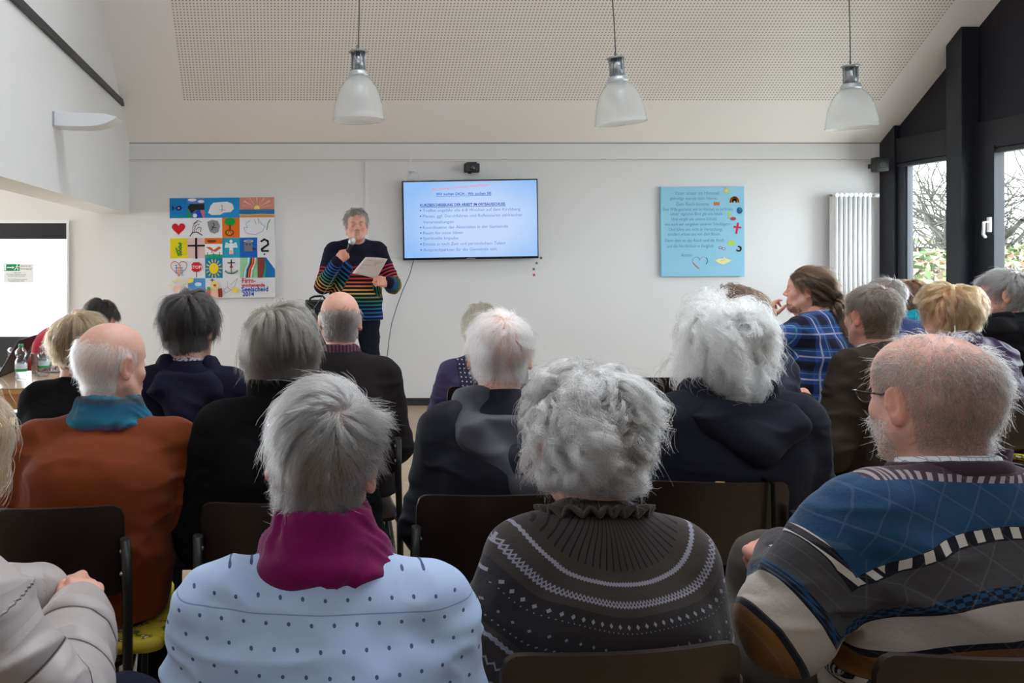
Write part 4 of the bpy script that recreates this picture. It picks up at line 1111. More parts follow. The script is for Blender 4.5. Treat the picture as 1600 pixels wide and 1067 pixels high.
# ---------------- bearded man with glasses and banded sweater
def p_bands(n, col):
    nd = n.attr('neckd'); arm = n.attr('arm'); X, Y, Z = n.xyz()
    PLUM, BLUE, DK, GR, CR, GO = srgb(62, 46, 54), srgb(30, 64, 96), (.008, .008, .015), srgb(64, 62, 64), srgb(170, 160, 152), srgb(118, 80, 40)
    # bands run across the back, and lengthwise round the sleeves
    isarm = n.math('GREATER_THAN', arm, .12)
    tor = n.math('SUBTRACT', 1.090, n.math('ADD', Z, n.math('MULTIPLY', n.math('MULTIPLY', X, X), 1.5)))
    slv = n.math('ADD', n.math('MULTIPLY', X, -.83), n.math('MULTIPLY_ADD', Z, -.56, .410))
    q = n.math('MULTIPLY', isarm, 1.0)
    s = n.math('MAXIMUM', tor, n.math('MULTIPLY', slv, q))
    s = n.math('ADD', s, n.math('MULTIPLY', n.math('SUBTRACT', n.noise(6, 2), .5), .012))
    st = [(0, PLUM), 0, (.058, BLUE), 0, (.114, DK), 0, (.136, GR), 0, (.190, DK), 0, (.208, CR), 0, (.262, DK), 0, (.276, GO), 0, (.320, DK), 0, (.338, CR)]
    x2 = n.math('MULTIPLY', n.math('MULTIPLY', X, X), 1.5); sp = n.math('ADD', s, x2)
    c = n.ramp(n.math('MULTIPLY', s, 1.0), [(0, BLUE)] + st[4::2], const=True); c = n.mix(n.math('LESS_THAN', sp, .058), c, PLUM)
    along = n.math('ADD', n.math('MULTIPLY', X, n.math('SUBTRACT', 1, q)), n.math('MULTIPLY', n.math('MULTIPLY', arm, .55), q))
    ladder = n.math('MULTIPLY', n.math('GREATER_THAN', n.frac(along, 34), .52), n.band(s, .118, .134)); c = n.mix(ladder, c, srgb(190, 184, 176))
    chk = n.math('MULTIPLY', n.math('GREATER_THAN', n.math('MULTIPLY', n.math('SUBTRACT', n.frac(along, 45), .5), n.math('SUBTRACT', n.frac(s, 90), .5)), 0), n.band(s, .191, .207)); c = n.mix(chk, c, BLUE)
    tw = n.math('MULTIPLY', n.math('GREATER_THAN', n.frac(n.math('ADD', along, n.math('MULTIPLY', s, 1)), 70), .5), n.band(s, .321, .337)); c = n.mix(tw, c, srgb(170, 160, 150))
    tw2 = n.math('MULTIPLY', n.math('GREATER_THAN', n.frac(n.math('ADD', along, n.math('MULTIPLY', s, 1)), 60), .5), n.band(sp, .048, .058)); c = n.mix(tw2, c, srgb(150, 140, 144))
    # fine diamond cable lines
    d1 = n.math('LESS_THAN', n.math('ABSOLUTE', n.math('SUBTRACT', n.frac(n.math('ADD', along, s), 16), .5)), .03); d2 = n.math('LESS_THAN', n.math('ABSOLUTE', n.math('SUBTRACT', n.frac(n.math('SUBTRACT', along, s), 16), .5)), .03)
    return n.mix(n.math('MULTIPLY', n.math('MAXIMUM', d1, d2), .06), c, srgb(180, 176, 176))
m_band = fabric('banded_wool_knit', srgb(90, 90, 90), rough=.95, weave=380, amp=.0018, patt=p_bands, sheen=.4)
m_plum = fabric('plum_ribbed_knit', srgb(62, 45, 54), rough=.95, sheen=.4)
def p_check(n, col):
    X, Y, Z = n.xyz(); return n.mix(n.math('MAXIMUM', n.math('LESS_THAN', n.frac(X, 90), .12), n.math('LESS_THAN', n.frac(Z, 90), .12)), col, srgb(150, 160, 176))
m_white_shirt = fabric('white_shirt_cotton', srgb(226, 226, 228), srgb(214, 214, 218), patt=p_check, amp=.0003, sheen=0)
m_frame = plain('dark_spectacle_frame', (.012, .012, .016), .25)
grey_trousers = fabric('grey_brown_trousers', srgb(78, 72, 66), srgb(62, 58, 54))
man12 = dict(label='bearded person with glasses, thinning grey hair and a banded blue, grey and cream sweater', pos=(1455, 1.50, 512), seed=8, h=.005, yaw=2, look=8, pitch=-2, fw=.075, sw=.180, bulk=.03, hs=1.03, jowl=.004, hairtop=.012,
    skin=(1.0, .92, .90),
    hair=dict(mask=lambda V: full_head(front=.09, nape=-.085)(V) & ~((V[:, 1] > .03) & (V[:, 2] > .075)) & (vnoise(V * 300) > -1 + 1.5 * np.clip((V[:, 2] - .05) / .05, 0, 1)), n=9000, guides=1500, L=(.012, .032), vol=.006, down=.2, lift=.7, whorl=(0, -.045, .11), swirl=.2, clump=.3, rough=.0024, mat=h_fair,
              under=srgb(140, 118, 108), cover=.5, rad=.00024, stray=.12),
    beard=dict(mask=beard_mask, n=6000, guides=900, L=(.012, .022), vol=.02, down=1.2, lift=.5, whorl=(0, .0, .1), clump=.2, mat=h_beard, under=srgb(176, 160, 152)),
    tops=[dict(name='sweater', mat=m_band, g=.022, fold=.008, wrist=.97, neck_z=.040, h=.0055)], trousers=grey_trousers, leg=.012, kneeL=(-.22, .43, .60), kneeR=(-.09, .40, .720),
    wear=[collar(m_white_shirt, .000, .056, .070, .068, name='shirt_collar'), scarf(m_plum, [(.030, .080, .080, .014, .016, -14)], 'ribbed_neckband', .005, .001), glasses(m_frame, m_glass)],
    armL=dict(e=(-.315, .01, .780), w=(-.19, .20, .825), d=(-.05, .95, -.12), n=(-.35, .1, 1), hand='clasp'),
    armR=dict(e=(.27, .02, .76), w=(-.03, .25, .86), d=(-.92, .35, -.12), n=(0, .1, 1), hand='clasp'))
person(man12)

# ---------------- bald man in orange with the teal scarf
m_orange = fabric('rust_orange_knit', srgb(120, 52, 15), srgb(98, 40, 12), .9, 500, .0006, sheen=.2)
def p_teal(n, col):
    nd = n.attr('neckd'); X, Y, Z = n.xyz(); w = n.noise(8, 2, stretch=(1, 1, 3))
    s = n.math('FRACT', n.math('MULTIPLY', n.math('ADD', Z, n.math('MULTIPLY', w, .05)), 9)); c = n.ramp(s, [(0, srgb(24, 92, 112)), (.3, srgb(20, 78, 104)), (.45, srgb(60, 60, 66)), (.52, srgb(26, 100, 116)), (.8, srgb(104, 52, 96)), (.93, srgb(30, 96, 116))])
    return c
m_teal = fabric('teal_plum_woven_scarf', srgb(24, 92, 112), weave=500, amp=.0012, patt=p_teal)
navy_trousers = fabric('navy_trousers', (.012, .014, .028))
person(dict(label='bald person in a rust orange sweater with a teal and plum scarf', pos=(176, 2.32, 505), seed=12, h=.0055, yaw=4, look=-42, pitch=-4, roll=-3, fw=.165, hx=.03, sw=.182, bulk=.02, hunch=.05, hairtop=.0, skin=(1.0, .95, .92),
    hair=dict(mask=fringe(top=.045, front=.012, nape=-.085, back=.05), n=9000, guides=800, L=(.018, .034), vol=.003, down=.9, lift=.03, whorl=(0, .0, .12), clump=.1, turb=.3, mat=h_white, under=srgb(210, 196, 188), cover=.7, rad=.0003, stray=.04),
    tops=[dict(name='sweater', mat=m_orange, g=.014, fold=.008, wrist=.96)], trousers=navy_trousers,
    wear=[scarf(m_teal, [(.050, .078, .080, .018, .030, -10), (.014, .092, .092, .022, .028, -14), (-.016, .104, .108, .022, .020, -20)], 'scarf', .005, .007, [((-.09, -.02, .0), (-.13, .02, -.03), .03, .02)])],
    armR=dict(e=(.275, .03, .67), w=(.13, .25, .66), d=(-.4, .9, -.2), n=(.2, 0, 1)), armL=dict(e=(-.265, .03, .67), w=(-.10, .25, .66), d=(.4, .9, -.2), n=(-.2, 0, 1))))

# ---------------- woman with the brown-grey bob, black coat with a stand collar
person(dict(label='person with thick brown-grey bobbed hair and a black coat with a raised collar', pos=(438, 2.25, 477), seed=14, h=.006, look=-14, fw=.06, sw=.150, bulk=.012,
    hair=dict(mask=full_head(nape=-.085), n=20000, guides=700, steps=11, L=(.10, .14), vol=.026, down=.6, lift=.35, whorl=(-.02, -.045, .105), clump=.5, curl=.002, freq=25, turb=.3, taper=.55, mat=h_mid, under=srgb(120, 112, 102), rad=.0004, stray=.03),
    tops=[dict(name='coat', mat=black_cloth, g=.022, fold=.006, skirt=True)], wear=[collar(black_cloth, -.01, .085, .082, .078, .004, 'coat_collar', .004, -8)]))

# ---------------- woman in the navy hooded top
p_neck = lambda n, col: n.mix(n.math('GREATER_THAN', n.noise(70, 1), .52), srgb(70, 66, 96), srgb(168, 160, 170))
m_patt = fabric('patterned_blouse', srgb(120, 110, 130), patt=p_neck)
person(dict(label='person with short dark hair and navy hooded top below the painted tiles picture', pos=(298, 2.86, 454), seed=16, h=.007, look=-24, pitch=-2, fw=.05, sw=.150, bulk=.018,
    hair=dict(mask=full_head(nape=-.092), n=15000, guides=600, L=(.07, .10), vol=.018, down=.45, lift=.4, whorl=(.005, -.05, .105), clump=.6, turb=.3, curl=.002, freq=30, mat=h_dark, under=srgb(50, 46, 46), rad=.00042, stray=.05),
    tops=[dict(name='hooded_top', mat=navy_cloth, g=.014, fold=.006)], wear=[collar(m_patt, -.005, .045, .068, .066, name='blouse_collar'), hood(navy_cloth, .105, fall=.10)]))

# ---------------- balding man in the dark blazer with the burgundy scarf
m_burg = fabric('burgundy_striped_scarf', srgb(72, 34, 50), srgb(52, 24, 40), patt=lambda n, c: n.mix(n.math('GREATER_THAN', n.frac(n.xyz()[0], 70), .6), c, srgb(96, 66, 80)))
m_blazer = fabric('charcoal_brown_tweed', (.013, .010, .011), (.018, .014, .015), weave=700)
person(dict(label='bald person with grey side hair, burgundy scarf and dark blazer', pos=(531, 3.35, 456), seed=18, h=.0075, look=0, pitch=-4, fw=.08, sw=.160, bulk=.012, hairtop=.0, skin=(1.0, .90, .86), hw=1.03,
    hair=dict(mask=fringe(top=.030, front=.02, nape=-.085, back=.03), n=7000, guides=700, L=(.015, .028), vol=.004, down=.8, lift=.2, whorl=(0, .02, .12), clump=.3, mat=h_fair, under=srgb(130, 120, 112), cover=.8, rad=.0004, stray=.02),
    tops=[dict(name='blazer', mat=m_blazer, g=.018, fold=.004, skirt=True)], wear=[collar(m_blazer, -.02, .03, .086, .082, .006, 'blazer_collar'), scarf(m_burg, [(.045, .062, .066, .014, .024, -8), (.020, .070, .072, .015, .022, -10)], 'scarf', .007, .005)]))

# ---------------- woman with the ponytail in the dotted fleece
def p_fleece(n, col):
    X, Y, Z = n.xyz(); u = n.frac(X, 55); v = n.frac(Z, 55); d = n.math('ADD', n.math('ABSOLUTE', n.math('SUBTRACT', u, .5)), n.math('ABSOLUTE', n.math('SUBTRACT', v, .5)))
    inner = n.band(X, -.115, .115); dot = n.math('MULTIPLY', n.math('LESS_THAN', d, .2), inner)
    return n.mix(dot, n.mix(inner, srgb(52, 44, 74), srgb(34, 32, 50)), srgb(170, 166, 190))
m_fleece = fabric('plum_dotted_fleece', srgb(48, 42, 70), patt=p_fleece)
person(dict(label='person with a fair grey ponytail and dotted plum fleece, bending forward in the front row', pos=(752, 4.10, 476), seed=20, h=.008, look=-12, pitch=-12, fw=.10, hx=.035, sw=.150, bulk=.0,
    hair=dict(mask=full_head(nape=-.075), n=10000, guides=400, L=(.10, .13), vol=.012, down=.5, lift=.2, whorl=(0, .06, .12), clump=.5, turb=.15, mat=hair_mat('ash_blond_hair', [(0, srgb(196, 190, 176)), (.5, srgb(164, 154, 132)), (1, srgb(120, 110, 92))]), under=srgb(150, 142, 126), rad=.0005, stray=.03),
    tops=[dict(name='fleece_jacket', mat=m_fleece, g=.010, fold=.005)], wear=[collar(m_fleece, -.02, .050, .066, .064, .004, 'stand_collar', .004),
      tail(MATS['ash_blond_hair'], (-.0, -.10, -.02), [(-.005, -.135, -.05), (-.01, -.13, -.12), (-.0, -.12, -.20)], 1500, .012, .026, .0005)]))

# ---------------- man with white hair and the dark hooded jacket
m_jacket = fabric('dark_navy_shell_fabric', (.010, .011, .018), (.014, .015, .022), rough=.6, weave=1200, amp=.0002, sheen=.1)
m_hoodin = fabric('slate_hood_lining', (.050, .053, .068), (.062, .064, .080), rough=.6, sheen=.1)
person(dict(label='person with short white hair, both ears showing, in a dark shell jacket with a hood', pos=(780, 2.40, 487), seed=22, h=.0055, look=-13, pitch=-4, fw=.14, sw=.165, bulk=.018, hunch=.035, skin=(1.0, .90, .86), hw=1.04,
    hair=dict(mask=full_head(front=.085, nape=-.088), n=14000, guides=600, L=(.035, .065), vol=.012, down=.55, lift=.6, whorl=(.012, -.065, .098), swirl=.3, clump=.5, turb=.4, mat=h_white, under=srgb(222, 176, 162), cover=.8, rad=.0003, stray=.1),
    tops=[dict(name='jacket', mat=m_jacket, g=.022, fold=.006, skirt=True)], wear=[hood(m_hoodin, .150, y=-.135, fall=.16, r=.038), collar(m_jacket, -.02, .055, .085, .080, .006, 'jacket_collar')]))

# ---------------- woman with long white waves and the navy sweatshirt
m_sweat = fabric('dark_navy_sweatshirt', (.012, .013, .022), (.018, .020, .030), weave=700)
def shoulder_hair(mask, **k): return dict(mask=mask, **k)
person(dict(label='person with long loose white waves over a navy hooded sweatshirt', pos=(1128, 2.42, 474), seed=24, h=.006, yaw=-4, look=-6, pitch=-3, fw=.04, sw=.165, bulk=.022,
    hair=dict(mask=full_head(nape=-.092), n=26000, guides=1300, steps=20, L=(.16, .25), vol=.050, down=.75, lift=.8, floor=-.20, whorl=(.01, -.02, .11), curl=.010, freq=95, clump=.80, turb=1.1, tscale=13, taper=.3, mat=h_white, under=srgb(190, 188, 182), rad=.00042, stray=.22),
    tops=[dict(name='sweatshirt', mat=m_sweat, g=.018, fold=.007)], wear=[hood(m_sweat, .135, fall=.07, r=.034)]))

# ---------------- man in the brown jacket
m_brown = fabric('brown_wool_jacket', srgb(56, 47, 40), srgb(42, 36, 31), weave=700, sheen=.5)
person(dict(label='person with short grey-brown hair, white collar and brown wool jacket', pos=(1361, 3.35, 446), seed=26, h=.007, yaw=14, look=10, pitch=-2, fw=.09, sw=.170, bulk=.018, jowl=.003, skin=(1.0, .88, .84),
    hair=dict(mask=full_head(front=.085, nape=-.088), n=12000, guides=600, L=(.02, .04), vol=.006, down=.35, lift=.4, whorl=(0, -.06, .10), swirl=.3, clump=.35, turb=.4, mat=h_salt, under=srgb(112, 96, 84), cover=.9, rad=.0004, stray=.04),
    tops=[dict(name='jacket', mat=m_brown, g=.024, fold=.008, skirt=True, hem=.47)], wear=[collar(m_white_shirt, .0, .050, .068, .066, name='shirt_collar'), collar(m_brown, -.02, .036, .084, .080, .006, 'jacket_collar')], trousers=grey_trousers,
    armL=dict(e=(-.30, .0, .67), w=(-.20, .23, .80), d=(.35, .7, .55), n=(-.5, -.2, 1), hand='clasp')))

# ---------------- man in the plaid shirt, hand at his chin
def p_plaid(n, col):
    X, Y, Z = n.xyz(); arm = n.attr('arm'); isa = n.math('GREATER_THAN', arm, .12)
    u = n.math('ADD', n.math('MULTIPLY', X, n.math('SUBTRACT', 1, isa)), n.math('MULTIPLY', n.math('MULTIPLY', Y, 1.0), isa)); v = n.math('ADD', n.math('MULTIPLY', Z, n.math('SUBTRACT', 1, isa)), n.math('MULTIPLY', n.math('MULTIPLY', arm, .55), isa))
    fu, fv = n.frac(u, 8.5), n.frac(v, 8.5); bu = n.band(fu, .0, .42); bv = n.band(fv, .0, .42)
    c = n.mix(n.math('MULTIPLY', n.math('ADD', bu, bv), .5), srgb(44, 74, 140), srgb(16, 20, 38))
    def ln(f, p, w): return n.math('LESS_THAN', n.math('ABSOLUTE', n.math('SUBTRACT', f, p)), w)
    white = n.math('MAXIMUM', ln(fu, .62, .035), ln(fv, .62, .035)); c = n.mix(n.math('MULTIPLY', white, .75), c, srgb(176, 176, 196))
    teal = n.math('MAXIMUM', ln(fu, .88, .016), ln(fv, .88, .016)); return n.mix(n.math('MULTIPLY', teal, .6), c, srgb(90, 160, 170))
m_plaid = fabric('blue_plaid_flannel', srgb(40, 60, 110), patt=p_plaid, sheen=.3)
def bracelet(S, J, root):
    w, e = J['PL'], J['EL']; u = Vector((w - e)).normalized(); q = u.to_track_quat('Z', 'Y').to_matrix(); mb = MB()
    mb.tube([Vector(w) - u * .012 + q @ Vector((.033 * math.cos(a), .033 * math.sin(a), 0)) for a in np.linspace(0, 6.283, 25)[:-1]], .007, 8, closed=True); mb.build('bracelet', plain('black_bracelet', (.01, .01, .01), .5), root)
person(dict(label='person with a brown ponytail and blue plaid shirt, hand raised to the chin', pos=(1262, 4.50, 419), seed=28, h=.008, yaw=24, look=52, pitch=4, fw=.07, sw=.175, bulk=.03, skin=(1.0, .84, .78),
    hair=dict(mask=full_head(front=.075, nape=-.08), n=12000, guides=400, L=(.11, .14), vol=.008, down=.12, lift=.15, whorl=(0, .085, .085), clump=.5, turb=.12, taper=.2, mat=h_brown, under=srgb(78, 58, 46), rad=.0005, stray=.03),
    beard=dict(mask=lambda V: beard_mask(V) & ((V[:, 0] / .048) ** 2 + ((V[:, 2] + .100) / .036) ** 2 + .5 * vnoise(V * 90) < 1.1), n=2500, guides=500, L=(.012, .03), vol=.02, down=1.0, lift=.4, whorl=(0, 0, .1), clump=.3, mat=h_brown, under=srgb(92, 66, 54), rad=.0004),
    tops=[dict(name='shirt', mat=m_plaid, g=.018, fold=.008)], wear=[collar(m_plaid, -.005, .045, .070, .068, name='shirt_collar'), bracelet,
      tail(h_brown, (0, -.108, -.015), [(0, -.150, -.045), (-.02, -.160, -.12), (-.03, -.185, -.20), (-.03, -.20, -.26)], 2600, .014, .042, .0005, .010, freq=14)],
    armL=dict(e=(-.235, .20, .870), w=(-.045, .265, 1.065), d=(.12, .02, .95), n=(-.75, .2, .3), hand='chin')))
# ---------------- long brown hair beside the white waves
person(dict(label='person with long brown hair and slate jumper, mostly hidden behind the white waves', pos=(1144, 3.45, 449), seed=30, h=.009, yaw=0, look=-8, fw=.05, sw=.145,
    hair=dict(mask=full_head(nape=-.09), n=12000, guides=400, steps=16, L=(.24, .33), vol=.024, down=.5, lift=.2, whorl=(0, .085, .075), clump=.6, turb=.3, curl=.004, freq=40, taper=0, floor=-.35, mat=h_brown, under=srgb(78, 58, 46), rad=.0005, stray=.04),
    tops=[dict(name='jumper', mat=fabric('slate_blue_jumper', srgb(62, 66, 84)), g=.012)]))
# ---------------- two people farther back by the window
m_bluej = fabric('faded_blue_jacket', srgb(66, 72, 112), srgb(54, 60, 98)); m_turq = fabric('turquoise_scarf_cloth', srgb(20, 150, 166), srgb(14, 128, 148))
person(dict(label='person with receding grey hair, mostly hidden behind the brown jacket', pos=(1382, 4.90, 434), seed=32, h=.009, yaw=10, look=18, fw=.06, sw=.16, skin=(1.0, .88, .82),
    hair=dict(mask=full_head(front=.08, nape=-.085), n=7000, guides=300, L=(.02, .04), vol=.006, down=.35, lift=.4, whorl=(0, -.05, .10), mat=h_fair, under=srgb(140, 130, 124), rad=.0005),
    tops=[dict(name='shirt', mat=fabric('denim_blue_shirt', srgb(44, 58, 104)), g=.014)]))
person(dict(label='person with short brown hair and a turquoise scarf over a blue jacket', pos=(1416, 5.40, 436), seed=34, h=.009, yaw=10, look=34, fw=.06, sw=.15, skin=(1.0, .86, .8),
    hair=dict(mask=full_head(nape=-.088), n=9000, guides=350, L=(.06, .09), vol=.014, down=.5, lift=.3, whorl=(0, -.02, .11), clump=.6, mat=hair_mat('chestnut_hair', [(0, srgb(150, 112, 78)), (1, srgb(84, 58, 42))]), under=srgb(100, 74, 56), rad=.0006),
    tops=[dict(name='jacket', mat=m_bluej, g=.018)], wear=[scarf(m_turq, [(.050, .066, .070, .016, .028, -8), (.012, .082, .082, .022, .030, -12)], 'scarf', .008, .008)]))
m_purple = fabric('purple_quilted_jacket', srgb(58, 32, 74), srgb(46, 24, 60), rough=.5)
person(dict(label='person with wavy strawberry blond hair, glasses and a purple jacket', pos=(1482, 3.75, 445), seed=36, h=.008, yaw=8, look=24, fw=.06, sw=.155, bulk=.01,
    hair=dict(mask=full_head(nape=-.092), n=15000, guides=450, steps=12, L=(.09, .12), vol=.030, down=.55, lift=.6, whorl=(0, -.03, .11), clump=.7, curl=.004, freq=55, turb=.5, mat=h_red, under=srgb(176, 136, 98), rad=.0005, stray=.05),
    tops=[dict(name='jacket', mat=m_purple, g=.024, fold=.009)], wear=[scarf(fabric('dark_print_scarf', srgb(44, 34, 52), patt=p_neck), [(.03, .076, .078, .02, .03, -10)], 'scarf', .008, .008), glasses(plain('teal_spectacle_frame', srgb(20, 90, 110), .3), m_glass)]))
person(dict(label='person with thick grey hair in profile, black parka with a hood', pos=(1570, 4.15, 422), seed=38, h=.008, yaw=14, look=46, pitch=3, fw=.07, sw=.175, bulk=.03, skin=(1.0, .88, .82), hw=1.04,
    hair=dict(mask=full_head(front=.07, nape=-.09), n=14000, guides=450, L=(.05, .08), vol=.016, down=.45, lift=.5, whorl=(0, -.05, .105), clump=.55, turb=.4, mat=hair_mat('iron_grey_hair', [(0, srgb(190, 188, 186)), (.6, srgb(148, 146, 144)), (1, srgb(92, 90, 90))]), under=srgb(140, 136, 132), rad=.0005, stray=.05),
    tops=[dict(name='parka', mat=black_cloth, g=.034, fold=.010, skirt=True)], wear=[hood(black_cloth, .13, fall=.12, r=.036), collar(black_cloth, -.02, .06, .088, .084, .008, 'parka_collar')]))
# ---------------- left side: blond woman, person in red at the laptop
person(dict(label='person with a dark blond bob and black top beside the table', pos=(128, 3.15, 487), seed=40, h=.007, yaw=-10, look=-24, pitch=-6, fw=.06, sw=.140, bulk=-.005,
    hair=dict(mask=full_head(nape=-.09), n=15000, guides=450, steps=12, L=(.10, .135), vol=.026, down=.65, lift=.35, whorl=(-.01, -.04, .11), clump=.6, turb=.25, taper=.5, mat=h_blond, under=srgb(150, 122, 90), rad=.0005, stray=.03),
    tops=[dict(name='top', mat=black_cloth, g=.010, fold=.004, neck_z=.02)]))
m_redtop = fabric('crimson_cotton', srgb(176, 28, 52), srgb(150, 20, 44))
person(dict(label='dark-haired person in a crimson top bending over the laptop by the window', pos=(157, 5.50, 468), seed=42, h=.009, yaw=-72, look=-70, pitch=-30, fw=.36, crane=.15, sw=.17, hunch=.03, drop=-.125,
    hair=dict(mask=full_head(nape=-.09), n=8000, guides=300, L=(.05, .08), vol=.012, down=.4, lift=.4, whorl=(0, -.05, .105), mat=h_black, under=srgb(36, 30, 30), rad=.0006),
    tops=[dict(name='top', mat=m_redtop, g=.014, fold=.006)]))

# ---------------- puffer jacket at the left edge
def p_quilt(n, col):
    arm = n.attr('arm'); X, Y, Z = n.xyz(); isa = n.math('GREATER_THAN', arm, .12)
    c = n.math('ADD', n.math('MULTIPLY', arm, 5.2), n.math('MULTIPLY', n.math('MULTIPLY', n.math('SUBTRACT', 1, isa), Z), 7.5))
    d = n.math('ABSOLUTE', n.math('SUBTRACT', n.math('FRACT', n.math('ADD', c, n.math('MULTIPLY', n.noise(3, 1), .35))), .5))
    n.quilt = d
    return n.mix(n.math('LESS_THAN', d, .022), col, srgb(112, 104, 102))
m_puff = fabric('silver_beige_quilted_nylon', srgb(176, 168, 166), srgb(160, 152, 150), rough=.42, weave=1200, amp=.0002, sheen=0, patt=lambda n, c: p_quilt(n, c))
def sleeve_tabs(S, J, root):
    e, w = J['ER'], J['PR']; u = Vector(w - e).normalized(); q = u.to_track_quat('Z', 'Y').to_matrix()
    for i in range(3):
        mb = MB(); c = Vector(e) + Vector(w - e) * (.70 + .09 * i)
        mb.tube([c + q @ Vector((.060 * math.cos(a), .060 * math.sin(a), .006 * math.sin(2 * a))) for a in np.linspace(0, 6.283, 29)[:-1]], .0045, 6, closed=True); mb.build('sleeve_strap', plain('taupe_trim_tape', srgb(128, 120, 116), .6), root)
def puff_seams(f, J, S):
    for k in 'LR':
        sh, e, w = J['S' + k], J['E' + k], J['P' + k]
        for t, a, b, r in ((.15, sh, e, .074), (.55, sh, e, .070), (.95, sh, e, .068), (.40, e, w, .060), (.75, e, w, .056)):
            f.ell(a + (b - a) * t, (r + .016,) * 3, .02)
S21 = dict(label='person in a silver-beige quilted jacket with folded hands, at the left edge', pos=(-95, 1.42, 598), seed=44, h=.0055, yaw=-30, look=-12, pitch=-8, fw=.09, sw=.160, bulk=.02,
    hair=dict(mask=full_head(nape=-.09), n=12000, guides=450, steps=14, L=(.13, .19), vol=.035, down=.7, lift=.5, whorl=(0, -.03, .11), clump=.8, curl=.006, freq=60, turb=.7, mat=h_blond, under=srgb(150, 122, 90), rad=.0004, stray=.12),
    tops=[dict(name='quilted_jacket', mat=m_puff, g=.026, fold=.011, wrist=.97, extra=puff_seams, skirt=True)], trousers=navy_trousers,
    wear=[collar(m_puff, -.01, .06, .088, .084, .008, 'jacket_collar'), sleeve_tabs],
    armR=dict(e=(.27, .08, .68), w=(.115, .31, .74), d=(-.55, .70, .30), n=(.5, -.2, .8), hand='clasp'), armL=dict(e=(-.24, .10, .70), w=(-.02, .35, .74), d=(.75, .5, .25), n=(0, .1, 1), hand='clasp'))
person(S21)

# ---------------- the speaker
def p_rainbow(n, col):
    X, Y, Z = n.xyz(); arm = n.attr('arm'); isa = n.math('GREATER_THAN', arm, .10)
    s = n.math('ADD', n.math('MULTIPLY', n.math('SUBTRACT', 1.345, Z), n.math('SUBTRACT', 1, isa)), n.math('MULTIPLY', n.math('MULTIPLY', n.math('SUBTRACT', arm, .27), .62), isa))
    c = n.ramp(n.math('MULTIPLY', s, 2.4), [(0, srgb(176, 30, 66)), (.22, srgb(196, 60, 52)), (.34, srgb(204, 104, 56)), (.47, srgb(206, 168, 70)), (.60, srgb(52, 128, 88)), (.74, srgb(24, 110, 130)), (.88, srgb(36, 96, 176))])
    st = n.math('MULTIPLY', n.math('LESS_THAN', n.frac(s, 34), .36), n.band(s, 0, .42)); return n.mix(st, (.010, .010, .020), c)
m_rain = fabric('black_sweater_rainbow_stripes', (.01, .01, .02), patt=p_rainbow, sheen=.3)
m_lilac = fabric('lilac_blue_shirt', srgb(104, 84, 168))
def watch(S, J, root):
    w, e = J['PL'], J['EL']; u = Vector(w - e).normalized(); q = u.to_track_quat('Z', 'Y').to_matrix(); mb = MB()
    mb.tube([Vector(w) - u * .006 + q @ Vector((.033 * math.cos(a), .033 * math.sin(a), 0)) for a in np.linspace(0, 6.283, 25)[:-1]], .008, 8, closed=True); mb.build('wristwatch', plain('steel_watch', (.5, .5, .5), .3, .5, 1.0), root)
SPK = dict(label='person standing with a microphone in a black sweater with rainbow stripes', pos=(557, 6.50, 326), seed=46, h=.0055, stand=True, yaw=180, look=178, pitch=-2, roll=2, fw=.03, hx=.0, sw=.175, bulk=.028, eyes=True, jowl=.006, brow=srgb(110, 96, 88), skin=(1.0, .86, .80), hs=1.04,
    hair=dict(mask=full_head(front=.086, nape=-.07, temple=.0), n=9000, guides=400, L=(.03, .05), vol=.016, down=.15, lift=.7, whorl=(.0, -.05, .105), clump=.6, turb=.5, mat=hair_mat('warm_grey_hair', [(0, srgb(170, 164, 156)), (1, srgb(104, 98, 92))]), under=srgb(128, 120, 112), rad=.0006, stray=.04),
    tops=[dict(name='sweater', mat=m_rain, g=.014, fold=.005, wrist=.93, neck_z=.040, neck_tilt=.42, hem=.93, extra=lambda f, J, S: f.ell(J['NB'] + (0, .055, -.035), (.080, .062, .060), .04))], wear=[collar(m_lilac, -.005, .040, .066, .070, .003, 'shirt_collar', .006, -20, .026), watch], trousers=fabric('dark_navy_jeans', (.010, .012, .022)),
    armR=dict(e=(.262, .035, 1.19), w=(.155, .215, 1.395), d=(-.80, .10, .55), n=(.02, .50, -.05), hand='fist'),
    armL=dict(e=(-.285, .045, 1.20), w=(-.215, .27, 1.225), d=(.85, .35, .12), n=(-.2, .9, .35), hand='pinch'))
person(SPK)
# ================================================================== chairs under the audience
CH = {  # index in PEOPLE -> (label, yaw offset, dx, dy)
}
seat_names = ['the magenta snood wearer', 'the fair isle sweater wearer', 'the bearded person in the banded sweater', 'the bald person in rust orange', 'the raised black coat collar',
    'the navy hooded top', 'the burgundy scarf and dark blazer', 'the dotted plum fleece', 'the white-haired person in the shell jacket', 'the long white waves', 'the brown wool jacket',
    'the blue plaid shirt', 'the long brown hair', 'the receding grey hair beside the window', 'the turquoise scarf', 'the purple jacket', 'the black parka', 'the blond bob', 'the crimson top', 'the silver-beige quilted jacket']
adj = {1: 7, 0: -2, 2: -3, 8: 2, 9: 3}
mids = {12, 16, 13, 14}
CHAIRS = {}
for i, S in enumerate(PEOPLE):
    if S.get('stand'): continue
    r = S['root']; lab = 'brown plywood chair under ' + seat_names[i]
    CHAIRS[i] = chair(r.location.x + {3: -.085, 1: -.055, 2: -.10, 8: -.11, 9: -.135}.get(i, 0), r.location.y, math.degrees(r.rotation_euler.z) + adj.get(i, 0), lab, m_ply2 if i in mids else m_ply)
chair(1.30, 4.22, 0, 'empty brown plywood chair beside the plum fleece in the front row')
chair(1.86, 4.30, 4, 'empty brown plywood chair in the front row before the white waves')
